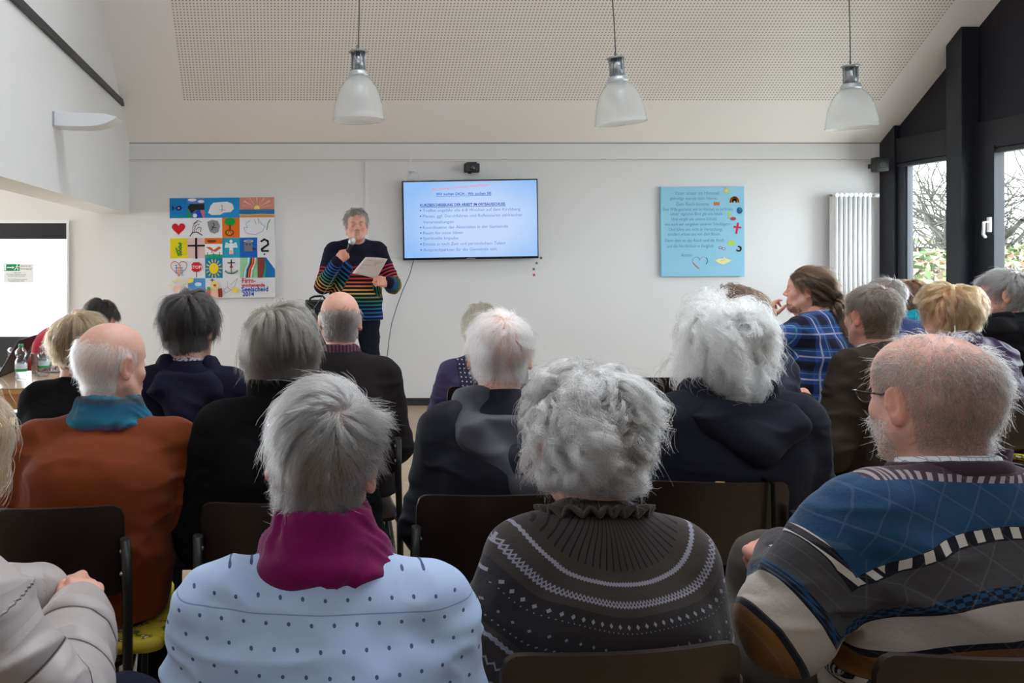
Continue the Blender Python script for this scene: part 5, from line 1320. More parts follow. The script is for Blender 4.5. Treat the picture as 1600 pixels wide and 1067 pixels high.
# tape and strap on the chair below the white waves
c = CHAIRS[9]
mb = MB(); mb.box((-.012, -.2005, .795), (.012, -.199, .823)).build('tape_patch', plain('tan_masking_tape', srgb(206, 168, 124), .7), c)
st = MB(); st.tube([(.125, -.150, .70), (.128, -.172, .826), (.132, -.206, .82), (.138, -.200, .70), (.150, -.19, .58)], .006, 6); o = st.build('coat_strap', black_cloth)
o.location = c.location; o.rotation_euler = c.rotation_euler; tag(o, 'black strap hanging over the chair back below the white waves', 'strap')
# yellow seat cushions
n = NT('yellow_flowered_cloth', .9, .2); n.color(n.ramp(n.noise(26, 3), [(0, srgb(214, 196, 70)), (.5, srgb(206, 178, 40)), (.56, srgb(96, 110, 50)), (.62, srgb(226, 214, 190))], True)); m_cush = n.m
for i, lab in ((3, 'yellow flowered seat cushion under the bald person in orange'), (5, 'yellow flowered seat cushion under the navy hooded top'), (16, 'yellow flowered seat cushion under the black parka')):
    V, F = curved_board(-.20, .20, -.17, .235, .026, .004, rad=.05, axis='seat'); o = mesh_obj('seat_cushion', V, F, m_cush, None, True)
    r = PEOPLE[i]['root']; o.location = (r.location.x, r.location.y, .470); o.rotation_euler = r.rotation_euler; tag(o, lab, 'cushion', 'yellow seat cushions')

# ================================================================== pendant lamps
m_alu = plain('brushed_aluminium', (.42, .45, .48), .38, .5, 1.0)
n = NT('ribbed_acrylic', .22, .5); n.color((.74, .77, .77)); n.b.inputs['Alpha'].default_value = .42; n.b.inputs['Transmission Weight'].default_value = .0
m_acr = n.m
m_cord = plain('grey_cable', (.10, .10, .11), .5)
def pendant():
    root = empty('pendant_lamp')
    prof = [(.052, .315), (.070, .300), (.105, .265), (.135, .215), (.155, .160), (.168, .100), (.176, .040), (.180, .000), (.184, -.002)]
    sh = MB().lathe(prof, seg=144, flute=.006).build('lamp_shade', m_acr, root)
    MB().lathe([(.1845, -.006), (.1845, .004), (.180, .004), (.180, -.006), (.1845, -.006)], seg=64).build('shade_rim', m_acr, root)
    MB().lathe([(.001, .345), (.060, .345), (.066, .338), (.072, .318), (.074, .300), (.060, .298)], seg=40).build('shade_collar', plain('pale_aluminium', (.60, .64, .67), .4, .5, .6), root)
    MB().lathe([(.001, .47), (.043, .47), (.043, .345), (.001, .345)], seg=32).build('lamp_housing', m_alu, root)
    fin = MB()
    for k in range(8):
        a = k * math.pi / 4 + .2; fin.tube([(.050 * math.cos(a), .050 * math.sin(a), .343), (.050 * math.cos(a), .050 * math.sin(a), .478)], .0042, 8)
    fin.build('housing_rods', m_alu, root)
    MB().lathe([(.001, .490), (.060, .490), (.068, .484), (.068, .478), (.001, .478)], seg=40).build('top_plate', m_alu, root)
    MB().lathe([(.001, .12), (.030, .13), (.036, .18), (.030, .26), (.02, .30)], seg=24).build('lamp_bulb', plain('white_lamp_glass', (.8, .8, .8), .3), root)
    c = MB(); c.tube([(0, 0, .488), (.0, 0, .56), (.006, 0, .75), (.002, 0, 1.2), (0, 0, 2.2)], .0045, 8).tube([(0, 0, .486), (-.012, 0, .51), (-.008, 0, .53)], .003, 6); c.build('cable', m_cord, root)
    return root
pl = ['ribbed glass pendant lamp hanging above the standing speaker', 'ribbed glass pendant lamp hanging between the screen and the blue board', 'ribbed glass pendant lamp hanging nearest the dark window wall']
pr = None
for i, (px, py, d, ry) in enumerate(((560, 187, 5.9, 0), (970, 192, 6.2, -5), (1331, 199, 6.6, -3))):
    o = pendant() if i == 0 else copy_tree(pr); pr = pr or o
    o.location = P(px, py, d); o.rotation_euler = (0, R(ry), .3 * i); tag(o, pl[i], 'lamp', 'row of pendant lamps')

# ================================================================== wall lamp on the beam wall
sc_root = empty('wall_lamp', (XL, 5.33, 2.257), 0, 'white curved uplighter fixed to the left beam wall', 'lamp')
pts = [(0, .085), (0, .0), (.10, -.004), (.20, -.006), (.28, -.002), (.34, .014), (.385, .036), (.41, .052)]
prof = pts + [(.41, .056), (.33, .076), (.2, .082)]
MB().prism(prof[::-1], 'y', .0, .19).build('lamp_body', plain('white_lacquer', srgb(232, 235, 238), .5), sc_root, .002)
MB().box((.0, -.004, -.004), (.012, .0, .09)).build('wall_plate', m_alu, sc_root)

# ================================================================== television
TVW, TVH = 1.275, .752
tv = empty('television', P(735, 343, 7.86), 0, 'large flat television on the back wall showing a pale blue slide', 'television'); tv.rotation_euler = (0, R(-.9), R(-1.2))
m_bezel = plain('black_glossy_bezel', (.008, .009, .012), .2)
MB().box((-TVW/2, 0, -TVH/2), (TVW/2, .05, TVH/2)).build('housing', m_bezel, tv, .004)
MB().box((-.25, .05, -.2), (.25, .115, .2)).build('wall_mount', m_bezel, tv)
EXPO_K = 1.0
def emis(name, fn, strength=1.0):
    m = bpy.data.materials.new(name); m.use_nodes = True; t = m.node_tree; t.nodes.clear()
    o = t.nodes.new('ShaderNodeOutputMaterial'); e = t.nodes.new('ShaderNodeEmission'); e.inputs[1].default_value = strength / 2 ** sc.view_settings.exposure
    t.links.new(e.outputs[0], o.inputs[0])
    if callable(fn): t.links.new(fn(t), e.inputs[0])
    else: e.inputs[0].default_value = (*fn, 1)
    return m
def slide(t):
    tc = t.nodes.new('ShaderNodeTexCoord'); mp = t.nodes.new('ShaderNodeMapping'); mp.inputs['Scale'].default_value = (1.25, 1, 2.0); mp.inputs['Location'].default_value = (-.10, 0, .06)
    g = t.nodes.new('ShaderNodeTexGradient'); g.gradient_type = 'SPHERICAL'; r = t.nodes.new('ShaderNodeValToRGB'); n_ = t.nodes.new('ShaderNodeTexNoise'); n_.inputs['Scale'].default_value = 3
    t.links.new(tc.outputs['Object'], mp.inputs[0]); t.links.new(mp.outputs[0], g.inputs[0]); t.links.new(tc.outputs['Object'], n_.inputs['Vector'])
    a = t.nodes.new('ShaderNodeMath'); a.operation = 'MULTIPLY_ADD'; a.inputs[1].default_value = .25; t.links.new(n_.outputs[0], a.inputs[0]); t.links.new(g.outputs[0], a.inputs[2]); t.links.new(a.outputs[0], r.inputs[0])
    r.color_ramp.elements[0].position = .08; r.color_ramp.elements[0].color = (*srgb(142, 190, 246), 1); r.color_ramp.elements[1].position = .75; r.color_ramp.elements[1].color = (*srgb(196, 218, 252), 1)
    return r.outputs[0]
scr = MB().box((-TVW/2 + .012, -.0015, -TVH/2 + .022), (TVW/2 - .012, .0, TVH/2 - .014)).build('screen', emis('lit_slide', slide), tv)
class Lit(Flat):
    def m(s, c):
        nm = 'lit_%02x%02x%02x' % tuple(int(x) for x in c)
        if nm not in MATS: MATS[nm] = emis(nm, srgb(*c))
        if MATS[nm] not in s.mats: s.mats.append(MATS[nm])
        return s.mats.index(MATS[nm])
def fit(fl, st, x0, x1, y, size, c, **k):
    V, F = text_geo(st, size, k.get('shear', 0), k.get('off', 0), 0); w = max(a for a, b in V) - min(a for a, b in V)
    sx = (x1 - x0) / w; fl.k += 1; n = len(fl.v); kk = fl.m(c); ro = k.get('rot', 0); ca, sa = math.cos(ro), math.sin(ro); m0 = min(a for a, b in V)
    fl.v += [(x0 + (a - m0) * sx * ca - b * sa, -.00006 * fl.k, y + (a - m0) * sx * sa + b * ca) for a, b in V]; fl.f += [tuple(i + n for i in f) for f in F]; fl.mi += [kk] * len(F)
    return (x1 - x0)
T = lambda px, py: ((px - 735) / 165.4, (343 - py) / 165.4)
fl = Lit(); DB, LB = (34, 76, 170), (96, 136, 206)
x, z = T(674, 297.5); fit(fl, '„An unserer Gemeinde weiterbauen …“', x, x + .62, z, .042, (244, 140, 140), rot=.075)
x, z = T(682, 304.5); w = fit(fl, 'Wir suchen DICH - Wir suchen SIE', x, T(768, 0)[0], z, .036, (40, 88, 190), off=.0006); fl.line([(x, z - .008), (x + w, z - .008)], .003, (40, 88, 190))
x, z = T(657, 321.5); w = fit(fl, 'KURZBESCHREIBUNG DER ARBEIT IM ORTSAUSSCHUSS:', x, T(790, 0)[0], z, .038, DB, off=.0009); fl.line([(x, z - .008), (x + w, z - .008)], .004, DB)
for b, st, x1, py in ((1, 'Treffen ungefähr alle 6-8 Wochen auf dem Kirchberg', 812.5, 330), (1, 'Planen, ggf. Durchführen und Reflektieren zahlreicher', 816, 339), (0, 'Veranstaltungen', 709, 348), (1, 'Koordination der Aktivitäten in der Gemeinde', 793, 356.5),
                      (1, 'Raum für neue Ideen', 723, 365), (1, 'Spirituelle Impulse', 716, 373.5), (1, 'Einsatz je nach Zeit und persönlichem Talent', 789, 382.5), (1, 'Ansprechpartner für die Gemeinde sein', 775, 391.5)):
    x, z = T(661, py); fit(fl, st, x, T(x1, 0)[0], z, .040, LB)
    if b: fl.ell(x - .022, z + .014, .0065, .0065, DB, 12)
fl.build('slide_text', scr, (0, -.002, 0))
MB().box((-.04, -.001, -TVH/2 + .007), (.04, .001, -TVH/2 + .013)).build('maker_plate', m_alu, tv)
cb = MB(); cb.tube([P(646, 407, 7.90), P(640, 430, 7.93), P(630, 452, 7.95), P(621, 476, 7.96), P(612, 505, 7.96), P(608, 530, 7.95), P(600, 600, 7.90), P(590, 628, 7.90)], .004, 8)
tag(cb.build('power_cable', m_cord), 'thin grey cable hanging down the wall below the television', 'cable')
m_blackp = plain('black_plastic', (.012, .012, .013), .4)
wc = empty('wall_camera', P(737, 262, 7.90), 0, 'small black camera on a bracket above the television', 'camera')
MB().box((-.072, -.03, -.047), (.072, .03, .040)).build('camera_body', m_blackp, wc, .012, 3)
MB().lathe([(.001, .012), (.020, .010), (.026, 0), (.026, -.01)], seg=24, M=Matrix.Rotation(R(90), 4, 'X'), c=(0, -.034, -.004)).build('camera_lens', plain('camera_lens_glass', (.05, .05, .06), .1, .8), wc)
MB().box((-.045, -.02, .040), (.045, .08, .052)).lathe([(.001, -.06), (.018, -.058), (.018, -.045), (.001, -.045)], seg=16, c=(-.02, -.01, 0)).build('bracket', m_blackp, wc)
tb = empty('wall_bracket', P(641, 268, 7.95), 0, 'small white metal bracket with a wire loop left of the television top', 'bracket')
MB().box((-.005, -.01, 0), (.008, .0, .175)).box((-.025, -.09, -.006), (.025, .0, .004)).build('bracket_arm', plain('white_metal', srgb(226, 226, 226), .5), tb)
MB().tube([(.03 + .055 * math.cos(a), -.004, -.055 + .05 * math.sin(a)) for a in np.linspace(-.8, 3.6, 18)], .0016, 5).build('wire_loop', plain('pale_wire', srgb(190, 190, 190), .5), tb)
# star stickers beside the television
for px, py, c, lab in ((845.5, 403, (84, 88, 100), 'grey star sticker, topmost, at the lower right corner of the television'), (838.5, 411, (70, 130, 60), 'green sticker below the television corner'),
                       (834, 420.5, (84, 88, 100), 'lower grey star sticker above the red one'), (834.5, 429.5, (188, 40, 56), 'red star sticker, lowest beside the television')):
    mb = MB(); mb.prism([((.018 if k % 2 == 0 else .008) * math.sin(k * math.pi / 5), (.018 if k % 2 == 0 else .008) * math.cos(k * math.pi / 5)) for k in range(10)], 'y', 0, .003)
    o = mb.build('star_sticker', plain('sticker_%d' % c[1], srgb(*c), .5)); o.location = P(px, py, YB - .003); tag(o, lab, 'sticker', 'star stickers by the television')

# ================================================================== painted tiles picture
CW, CHH = 1.0, .958
cv = empty('painted_tiles_picture', P(266.5, 466.5, 7.94), 0, 'square canvas of bright child-painted tiles on the back wall', 'picture'); cv.rotation_euler = (0, R(-.6), 0)
MB().box((0, 0, 0), (CW, .035, CHH)).build('canvas', plain('canvas_white', srgb(224, 224, 226), .8), cv, .002)
fl = Flat(); ux, uy = CW / 6, CHH / 5
def q(u, v): return (u * ux, CHH - v * uy)          # tile units, v down
def rc(u0, v0, u1, v1, c): a, b = q(u0, v1), q(u1, v0); fl.rect(a[0], a[1], b[0], b[1], c)
def ln(pts, w, c): fl.line([q(*p) for p in pts], w, c)
def el(u, v, ru, rv, c, **k): x, y = q(u, v); fl.ell(x, y, ru * ux, rv * uy, c, **k)
def pg(pts, c): fl.poly([q(*p) for p in pts], c)
W_, K_ = (228, 228, 230), (28, 28, 30)
for u0, v0, u1, v1, c in ((0,0,1,1,(22,128,196)), (1,0,2,1,(60,110,190)), (2,0,4,1,(30,140,206)), (4,0,6,1,(214,140,128)), (3,1,4,2,(226,112,34)), (0,2,1,3,(224,206,30)), (1,2,2,3,(222,188,184)),
                          (3,2,4,3,(40,158,184)), (4,2,5,3,(28,98,186)), (2,3,3,4,(28,132,184)), (4,3,5,4,(150,210,160)), (5,3,6,4,(30,116,186)), (1,4,2,5,(80,150,206))): rc(u0, v0, u1, v1, c)
pg([(.28,.5),(.5,.38),(.62,.38),(.72,.5),(.6,.62),(.45,.62)], (24,40,120)); pg([(.28,.5),(.14,.34),(.17,.66)], (24,40,120)); el(.52,.5,.06,.05,(230,150,160)); el(.5,.92,.45,.05,(20,140,150))
rc(1,0,2,.28,(90,130,200)); el(1.3,.1,.25,.07,W_); el(1.8,.18,.18,.07,W_); pg([(1.02,.45),(1.2,.3),(2,.3),(2,.6),(1.5,.6),(1.25,.78)], (42,40,42)); pg([(1,.5),(1.3,1),(1,1)], (30,150,70)); pg([(1.5,.65),(1.75,.6),(1.9,1),(1.4,1)], (30,70,180)); pg([(1.75,.62),(2,.6),(2,1),(1.9,1)], (190,110,120)); el(1.45,.88,.12,.1,W_)
pg([(2.2,.75),(2.35,.4),(2.5,.25),(2.9,.22),(3.3,.2),(3.6,.32),(3.68,.55),(3.5,.72),(3.1,.75),(2.9,.85),(2.4,.86)], W_); ln([(3.0,.42),(3.02,.62),(2.95,.7)], .004, K_); ln([(2.85,.6),(3.2,.62)], .003, K_); el(3.0,.4,.05,.05,K_); el(3.0,.4,.035,.035,W_)
for k in range(11):
    a = R(12 + k * 15.6); pg([(5 + .1*math.cos(a), .56 - .1*math.sin(a)), (5 + .85*math.cos(a-.05), max(.02, .56 - .85*math.sin(a-.05))), (5 + .85*math.cos(a+.05), max(.02, .56 - .85*math.sin(a+.05)))], (236,190,160) if k % 2 else (222,160,140))
el(5,.54,.16,.14,(244,222,120)); rc(4,.6,6,.84,(40,110,160)); rc(4,.84,6,1,(196,140,70)); ln([(4,.85),(4.5,.88),(5.2,.84),(6,.88)], .008, (220,190,130))
x, y = q(.5, 1.53); fl.heart(x, y + .004, .064, (206, 30, 44))
ln([(1.15,1.9),(1.3,1.72),(1.55,1.7),(1.85,1.86)], .009, K_); ln([(1.3,1.68),(1.32,1.45),(1.45,1.25),(1.6,1.2)], .005, K_); ln([(1.4,1.66),(1.45,1.4),(1.7,1.3)], .005, K_); ln([(1.5,1.6),(1.65,1.45),(1.8,1.5),(1.75,1.7)], .005, K_); ln([(1.35,1.3),(1.6,1.12),(1.8,1.2)], .005, K_)
pg([(2.15,1.2),(2.4,1.1),(2.75,1.15),(2.88,1.4),(2.8,1.7),(2.55,1.8),(2.3,1.7),(2.2,1.45)], (140,140,142)); ln([(2.4,1.6),(2.55,1.35),(2.5,1.25)], .008, (50,50,52)); ln([(2.4,1.45),(2.65,1.5)], .006, (50,50,52))
el(3.45,1.2,.32,.2,(30,150,60)); ln([(3.45,1.38),(3.45,1.62)], .016, (110,60,30)); el(3.42,1.75,.26,.17,(120,70,30)); el(3.42,1.75,.17,.11,(226,140,50)); ln([(3.42,1.62),(3.3,1.85)], .006, (120,70,30)); ln([(3.42,1.62),(3.55,1.85)], .006, (120,70,30))
B_ = (130,140,180); ln([(4.3,1.7),(4.5,1.82),(4.9,1.86),(5.3,1.7),(5.45,1.45),(5.2,1.3)], .004, B_); ln([(4.3,1.7),(4.25,1.5),(4.45,1.5),(4.35,1.3),(4.6,1.15)], .004, B_); ln([(4.95,1.35),(4.85,1.1)], .004, B_); ln([(5.1,1.3),(5.05,1.05),(5.25,1.3)], .004, B_); ln([(5.55,1.62),(5.62,1.3),(5.75,1.12)], .008, (30,150,80))
ln([(.6,2.9),(.55,2.5),(.6,2.2)], .006, (40,130,50))
for k in range(7): el(.5 + .06*(k % 2) + .02, 2.25+.09*k, .06, .035, (50,140,50)); el(.64 - .02*(k % 2), 2.28+.09*k, .06, .035, (50,140,50)); el(.36+.02*k, 2.5+.06*k, .05, .035, (50,140,50))
ln([(1.5,2.02),(1.5,3.0)], .020, K_); ln([(1.05,2.38),(2.0,2.38)], .018, K_)
rc(2,2,3,2.3,(222,112,40)); el(2.4,2.16,.28,.07,(120,60,24)); rc(2,2.3,3,2.82,W_); pg([(2.0,3),(2.0,2.85),(2.5,2.8),(3,2.84),(3,3)], (40,160,110)); pg([(2.05,2.45),(2.3,2.45),(2.5,2.6),(2.8,2.42),(2.95,2.5),(2.6,2.7),(2.3,2.6)], (200,90,60)); ln([(2.4,2.5),(2.4,2.75)], .008, (200,90,60))
for k in range(3): ln([(2.15+k*.35,2.86),(2.15+k*.35,2.72)], .006, (60,50,40))
el(3.5,2.18,.09,.08,W_); pg([(3.42,2.28),(3.58,2.28),(3.64,2.82),(3.38,2.82)], W_); pg([(3.42,2.3),(3.2,2.22),(3.12,2.5),(3.4,2.5)], (200,226,232)); pg([(3.58,2.3),(3.8,2.22),(3.88,2.5),(3.6,2.5)], (200,226,232)); pg([(3.4,2.62),(3.6,2.62),(3.62,2.82),(3.38,2.82)], (236,176,176))
rc(4.25,2.28,4.72,2.68,(120,120,124)); el(4.5,2.18,.28,.06,(224,210,110)); el(4.5,2.18,.2,.03,(28,98,186)); el(4.4,2.36,.04,.03,K_); el(4.58,2.36,.04,.03,K_); pg([(4.72,2.5),(4.92,2.55),(4.9,2.65),(4.72,2.6)], (90,40,80))
ln([(5.22,2.2),(5.4,2.1),(5.6,2.18),(5.62,2.36),(5.4,2.48),(5.25,2.58),(5.28,2.68),(5.62,2.68)], .018, K_); el(5.4,2.84,.05,.045,K_)
x, y = q(.5, 3.5); fl.heart(x, y + .008, .078, (200,50,60), .005)
for k, c in enumerate(((60,90,170), (220,150,60), (200,60,60), (60,140,140))):
    a, b = .35 + .11*k, 3.35 + .12*(k % 2); el(a, b, .04, .035, c); ln([(a, b+.05), (a, b+.25)], .005, c); ln([(a-.07, b+.12), (a+.07, b+.12)], .004, c); ln([(a-.04, b+.4), (a, b+.25), (a+.05, b+.4)], .004, c)
pg([(1.22,3.3),(1.35,3.2),(1.65,3.2),(1.78,3.3),(1.78,3.58),(1.65,3.68),(1.35,3.68),(1.22,3.58)], (206,36,48)); ln([(1.5,3.68),(1.5,3.95)], .008, (80,80,80))
x, y = q(1.5, 3.52); fl.text('STOP', .042, x - .056, y, (236,230,230), off=.0006)
for k in range(14): a = 2*math.pi*k/14; ln([(2.5+.32*math.cos(a),3.52+.32*math.sin(a)), (2.5+.46*math.cos(a),3.52+.46*math.sin(a))], .009, (238,214,60))
el(2.5,3.52,.27,.27,(238,206,40))
ln([(3.5,3.1),(3.5,3.45)], .011, K_); ln([(3.3,3.25),(3.7,3.25)], .010, K_); ln([(3.5,3.5),(3.5,3.78)], .010, (30,140,70)); x, y = q(3.5, 3.47); fl.heart(x, y, .016, (206,36,48)); fl.arc(*q(3.5, 3.55), .062, .044, 200, 340, .010, (30,140,70))
for k, c in enumerate((W_, (60,170,200), (40,40,50), (226,110,40), (210,50,50), W_)):
    o_ = 4.35 + k*.075; ln([(o_ + .15, 3.02), (o_ + .12, 3.3), (o_ - .05, 3.6), (o_ - .1, 3.98)], .0125, c)
pg([(5,3),(5.4,3),(5.42,3.4),(5.3,4),(5,4)], (130,66,60)); pg([(5.45,3.1),(5.5,3.4),(5.42,4),(5.28,4),(5.4,3.6)], (40,160,110)); pg([(5.5,3),(6,3),(6,3.6)], (222,224,226))
el(.42,4.55,.27,.25,(240,196,184)); [ln([(.42+.36*math.cos(a), 4.5-.36*math.sin(a)), (.42+.5*math.cos(a), 4.5-.5*math.sin(a))], .014, (240,212,110)) for a in (.5,1.1,1.6,2.2,2.8)]
pg([(1,4),(1.35,4.02),(1.3,4.2),(1,4.25)], (238,214,80)); el(1.6,4.3,.2,.1,(200,220,236)); pg([(1.35,4.6),(1.8,4.55),(1.9,5),(1.3,5)], (60,140,80))
ln([(2.4,4.02),(2.4,4.3)], .007, K_); ln([(2.28,4.1),(2.52,4.1)], .007, K_); el(2.55,4.35,.24,.2,(240,206,110)); el(2.55,4.36,.09,.06,(130,90,150)); pg([(2.4,4.55),(2.7,4.55),(2.75,4.98),(2.35,4.98)], (236,190,170)); pg([(2.1,4.55),(2.3,4.5),(2.3,4.95),(2.08,4.95)], (226,90,50)); el(2.2,4.52,.1,.09,(40,150,70)); pg([(2.72,4.55),(2.95,4.5),(2.98,4.95),(2.75,4.95)], (140,50,36))
ln([(3.05,4.6),(3.25,4.45),(3.45,4.6),(3.15,4.75),(3.05,4.6)], .003, (110,110,110)); ln([(3.3,4.5),(3.25,4.15)], .003, (110,110,110)); ln([(3.45,4.35),(3.85,4.02),(3.7,4.4),(3.5,4.6)], .003, (110,110,110)); el(3.7,4.62,.17,.14,(240,210,70))
for st, u, v, s, c in (('Firm-', 4.08, 4.25, .062, (196,36,52)), ('wochenende', 4.08, 4.44, .043, (196,36,52)), ('Seelscheid', 4.06, 4.68, .062, (24,70,170)), ('2014', 4.12, 4.91, .056, (24,70,170))):
    x, y = q(u, v); fl.text(st, s, x, y, c, off=.0014)
fl.build('painted_tiles', cv, (0, -.0006, 0))

# ================================================================== pale blue prayer board
BW, BH = .795, .855
bd = empty('blue_text_board', P(1033.5, 432, 7.94), 0, 'pale blue square board with handwritten prayer lines and small coloured drawings', 'picture'); bd.rotation_euler = (0, R(-.3), 0)
n = NT('sky_blue_paint', .75, .2); n.color(n.mix(n.noise(4, 4), srgb(158, 208, 230), srgb(140, 198, 224))); MB().box((0, 0, 0), (BW, .03, BH)).build('board', n.m, bd, .002)
fl = Flat(); kx = BW / (908 - 150); kz = BH / (960 - 130); Q2 = lambda a, b: ((a - 150) * kx, BH - (b - 130) * kz); TC = (96, 150, 182)
for st, a, b, y in (('Vater unser im Himmel,', 275, 685, 205), ('geheiligt werde dein Name.', 230, 662, 250), ('Dein Reich komme', 288, 585, 305), ('Dein Wille geschehe, wie im Himmel, so auf Erden.', 163, 808, 352), ('Unser tägliches Brot gib uns heute', 235, 707, 394),
                    ('Und vergib uns unsere Schuld,', 245, 655, 442), ('wie auch wir vergeben unseren Schuldigern', 183, 775, 490), ('Und führe uns nicht in Versuchung,', 220, 705, 538), ('sondern erlöse uns von dem Bösen.', 210, 690, 582),
                    ('Denn dein ist das Reich und die Kraft', 183, 720, 640), ('und die Herrlichkeit in Ewigkeit', 200, 625, 692), ('Amen', 325, 428, 778)):
    x0, z0 = Q2(a, y); fit(fl, st, x0, Q2(b, 0)[0], z0, .042 if len(st) > 22 else .048, TC, shear=.12)
def d2(fn, a, b, *r): x, z = Q2(a, b); fn(x, z, *r)
for k in range(10): aa = 2*math.pi*k/10; x, z = Q2(745, 168); fl.line([(x+.022*math.cos(aa), z+.022*math.sin(aa)), (x+.038*math.cos(aa), z+.038*math.sin(aa))], .004, (206,216,130))
d2(fl.ell, 745, 168, .018, .018, (222,212,50))
for i, c in enumerate(((206,60,50), (230,130,50), (236,200,70), (40,120,90))): d2(fl.arc, 817, 278, .042 - .009*i, .055 - .010*i, 0, 180, .010, c)
def crown(a, b, w, h, c): x, z = Q2(a, b); fl.poly([(x-w,z-h),(x+w,z-h),(x+w,z+h),(x+w*.5,z+h*.4),(x,z+h*.8),(x-w*.5,z+h*.4),(x-w*.9,z+h)], c)
crown(654, 285, .028, .020, (206,120,50)); crown(787, 648, .032, .024, (190,216,50))
d2(fl.ell, 862, 352, .028, .032, (30,92,150)); d2(fl.ell, 870, 342, .012, .016, (30,130,110)); x, z = Q2(768, 400)
fl.poly([(x-.014,z+.034),(x+.018,z+.034),(x+.004,z-.004),(x+.002,z-.03),(x-.014,z-.034),(x-.004,z-.004)], (196,216,70)); d2(fl.ell, 804, 428, .028, .017, (170,74,80))
x, z = Q2(840, 515); fl.line([(x+.008,z+.046),(x-.008,z-.048)], .020, (200,50,80)); fl.line([(x-.030,z+.012),(x+.034,z+.004)], .018, (200,50,80))
x, z = Q2(702, 700); fl.arc(x-.016, z+.004, .016, .012, 0, 360, .004, (216,80,96)); fl.arc(x+.016, z-.006, .016, .012, 0, 360, .004, (216,80,96))
x, z = Q2(852, 706); fl.arc(x, z, .022, .022, -150, 100, .014, (180,130,90)); x, z = Q2(715, 820)
fl.poly([(x-.085,z+.004),(x-.05,z+.024),(x,z+.026),(x+.004,z+.048),(x+.02,z+.026),(x+.085,z+.006),(x+.04,z-.014),(x,z-.034),(x-.05,z-.018)], (232,226,170)); fl.line([(x-.03,z+.002),(x,z+.008),(x+.02,z+.02)], .003, (150,170,160))
x, z = Q2(500, 845); hp = []
for k in range(33):
    t = 2*math.pi*k/32; r_ = .072; hp.append((x + r_*math.sin(t)**3, z + .012 + r_*(.8125*math.cos(t)-.3125*math.cos(2*t)-.125*math.cos(3*t)-.0625*math.cos(4*t))))
for a, b, c, w in ((0, 7, (226,120,130), .004), (6, 11, (30,130,120), .007), (15, 19, (196,216,150), .005), (19, 24, (216,80,70), .008), (23, 29, (120,110,190), .004), (28, 33, (40,140,170), .005)): fl.line(hp[a:b], w, c)
fl.build('writing_and_drawings', bd, (0, -.0006, 0))

# ================================================================== radiator, corner speaker
rd = empty('column_radiator', (5.197, 7.84, .12), 0, 'tall white column radiator on the back wall beside the windows', 'radiator'); m_rad = plain('radiator_white', srgb(238, 238, 238), .35)
for k in range(8):
    x = .0225 + k * .0445
    MB().tube([(x, .02, .03), (x, .02, 1.87)], .0165, 12).tube([(x, .085, .03), (x, .085, 1.87)], .0165, 12).tube([(x, .0, 1.885), (x, .10, 1.885)], .02, 10).tube([(x, .0, .02), (x, .10, .02)], .02, 10).box((x-.006, .02, .03), (x+.006, .085, 1.87)).build('radiator_column', m_rad, rd)
MB().tube([(.355, .05, 1.885), (.40, .05, 1.885)], .008, 8).tube([(-.018, .05, 1.885), (0, .05, 1.885)], .012, 8).build('pipe_fitting', plain('brass_fitting', (.45, .36, .22), .35, .5, 1.0), rd)
MB().tube([(.395, .05, 1.885), (.44, .05, 1.885)], [.020, .024], 16).build('thermostat_knob', plain('white_plastic', srgb(232, 232, 230), .4), rd)
MB().box((.0, .03, -.12), (.03, .10, .03)).box((.32, .03, -.12), (.35, .10, .03)).box((.1, .08, .4), (.14, .14, .46)).box((.1, .08, 1.5), (.14, .14, 1.56)).build('radiator_foot', m_rad, rd)
cs = empty('corner_loudspeaker', P(1375.5, 257, 7.80), 0, 'small black loudspeaker high in the corner beside the dark post', 'loudspeaker'); cs.rotation_euler = (R(0), 0, R(-8))
MB().box((-.055, -.04, -.068), (.055, .06, .068)).build('speaker_cabinet', m_blackp, cs, .010, 3)
MB().lathe([(.001, .002), (.012, .006), (.030, -.004), (.036, .004), (.036, -.002)], seg=24, M=Matrix.Rotation(R(90), 4, 'X'), c=(0, -.042, -.008)).build('speaker_cone', plain('dark_grey_cone', (.05, .05, .055), .4), cs)
MB().box((-.015, .06, -.02), (.015, .18, .02)).build('wall_arm', m_blackp, cs)

# ================================================================== black cabinet with handle behind the standing speaker
ld = empty('black_cabinet', (.335, 6.95, 0), 0, 'black cabinet with a carrying handle left of the standing speaker', 'cabinet')
MB().box((-.15, -.16, 0), (.20, .16, 1.055)).build('cabinet_body', plain('black_carpet_covering', (.014, .014, .016), .8), ld, .008)
MB().tube([(-.115, -.05, 1.055), (-.115, -.05, 1.075), (-.08, -.05, 1.092), (-.01, -.05, 1.095), (.01, -.05, 1.07), (.02, -.05, 1.055)], .009, 8).build('handle', m_blackp, ld)
for s in (-1, 1): MB().box((s * .12 + .01, -.165, .96), (s * .12 + .04, -.159, .99)).build('corner_fitting', m_bolt, ld)

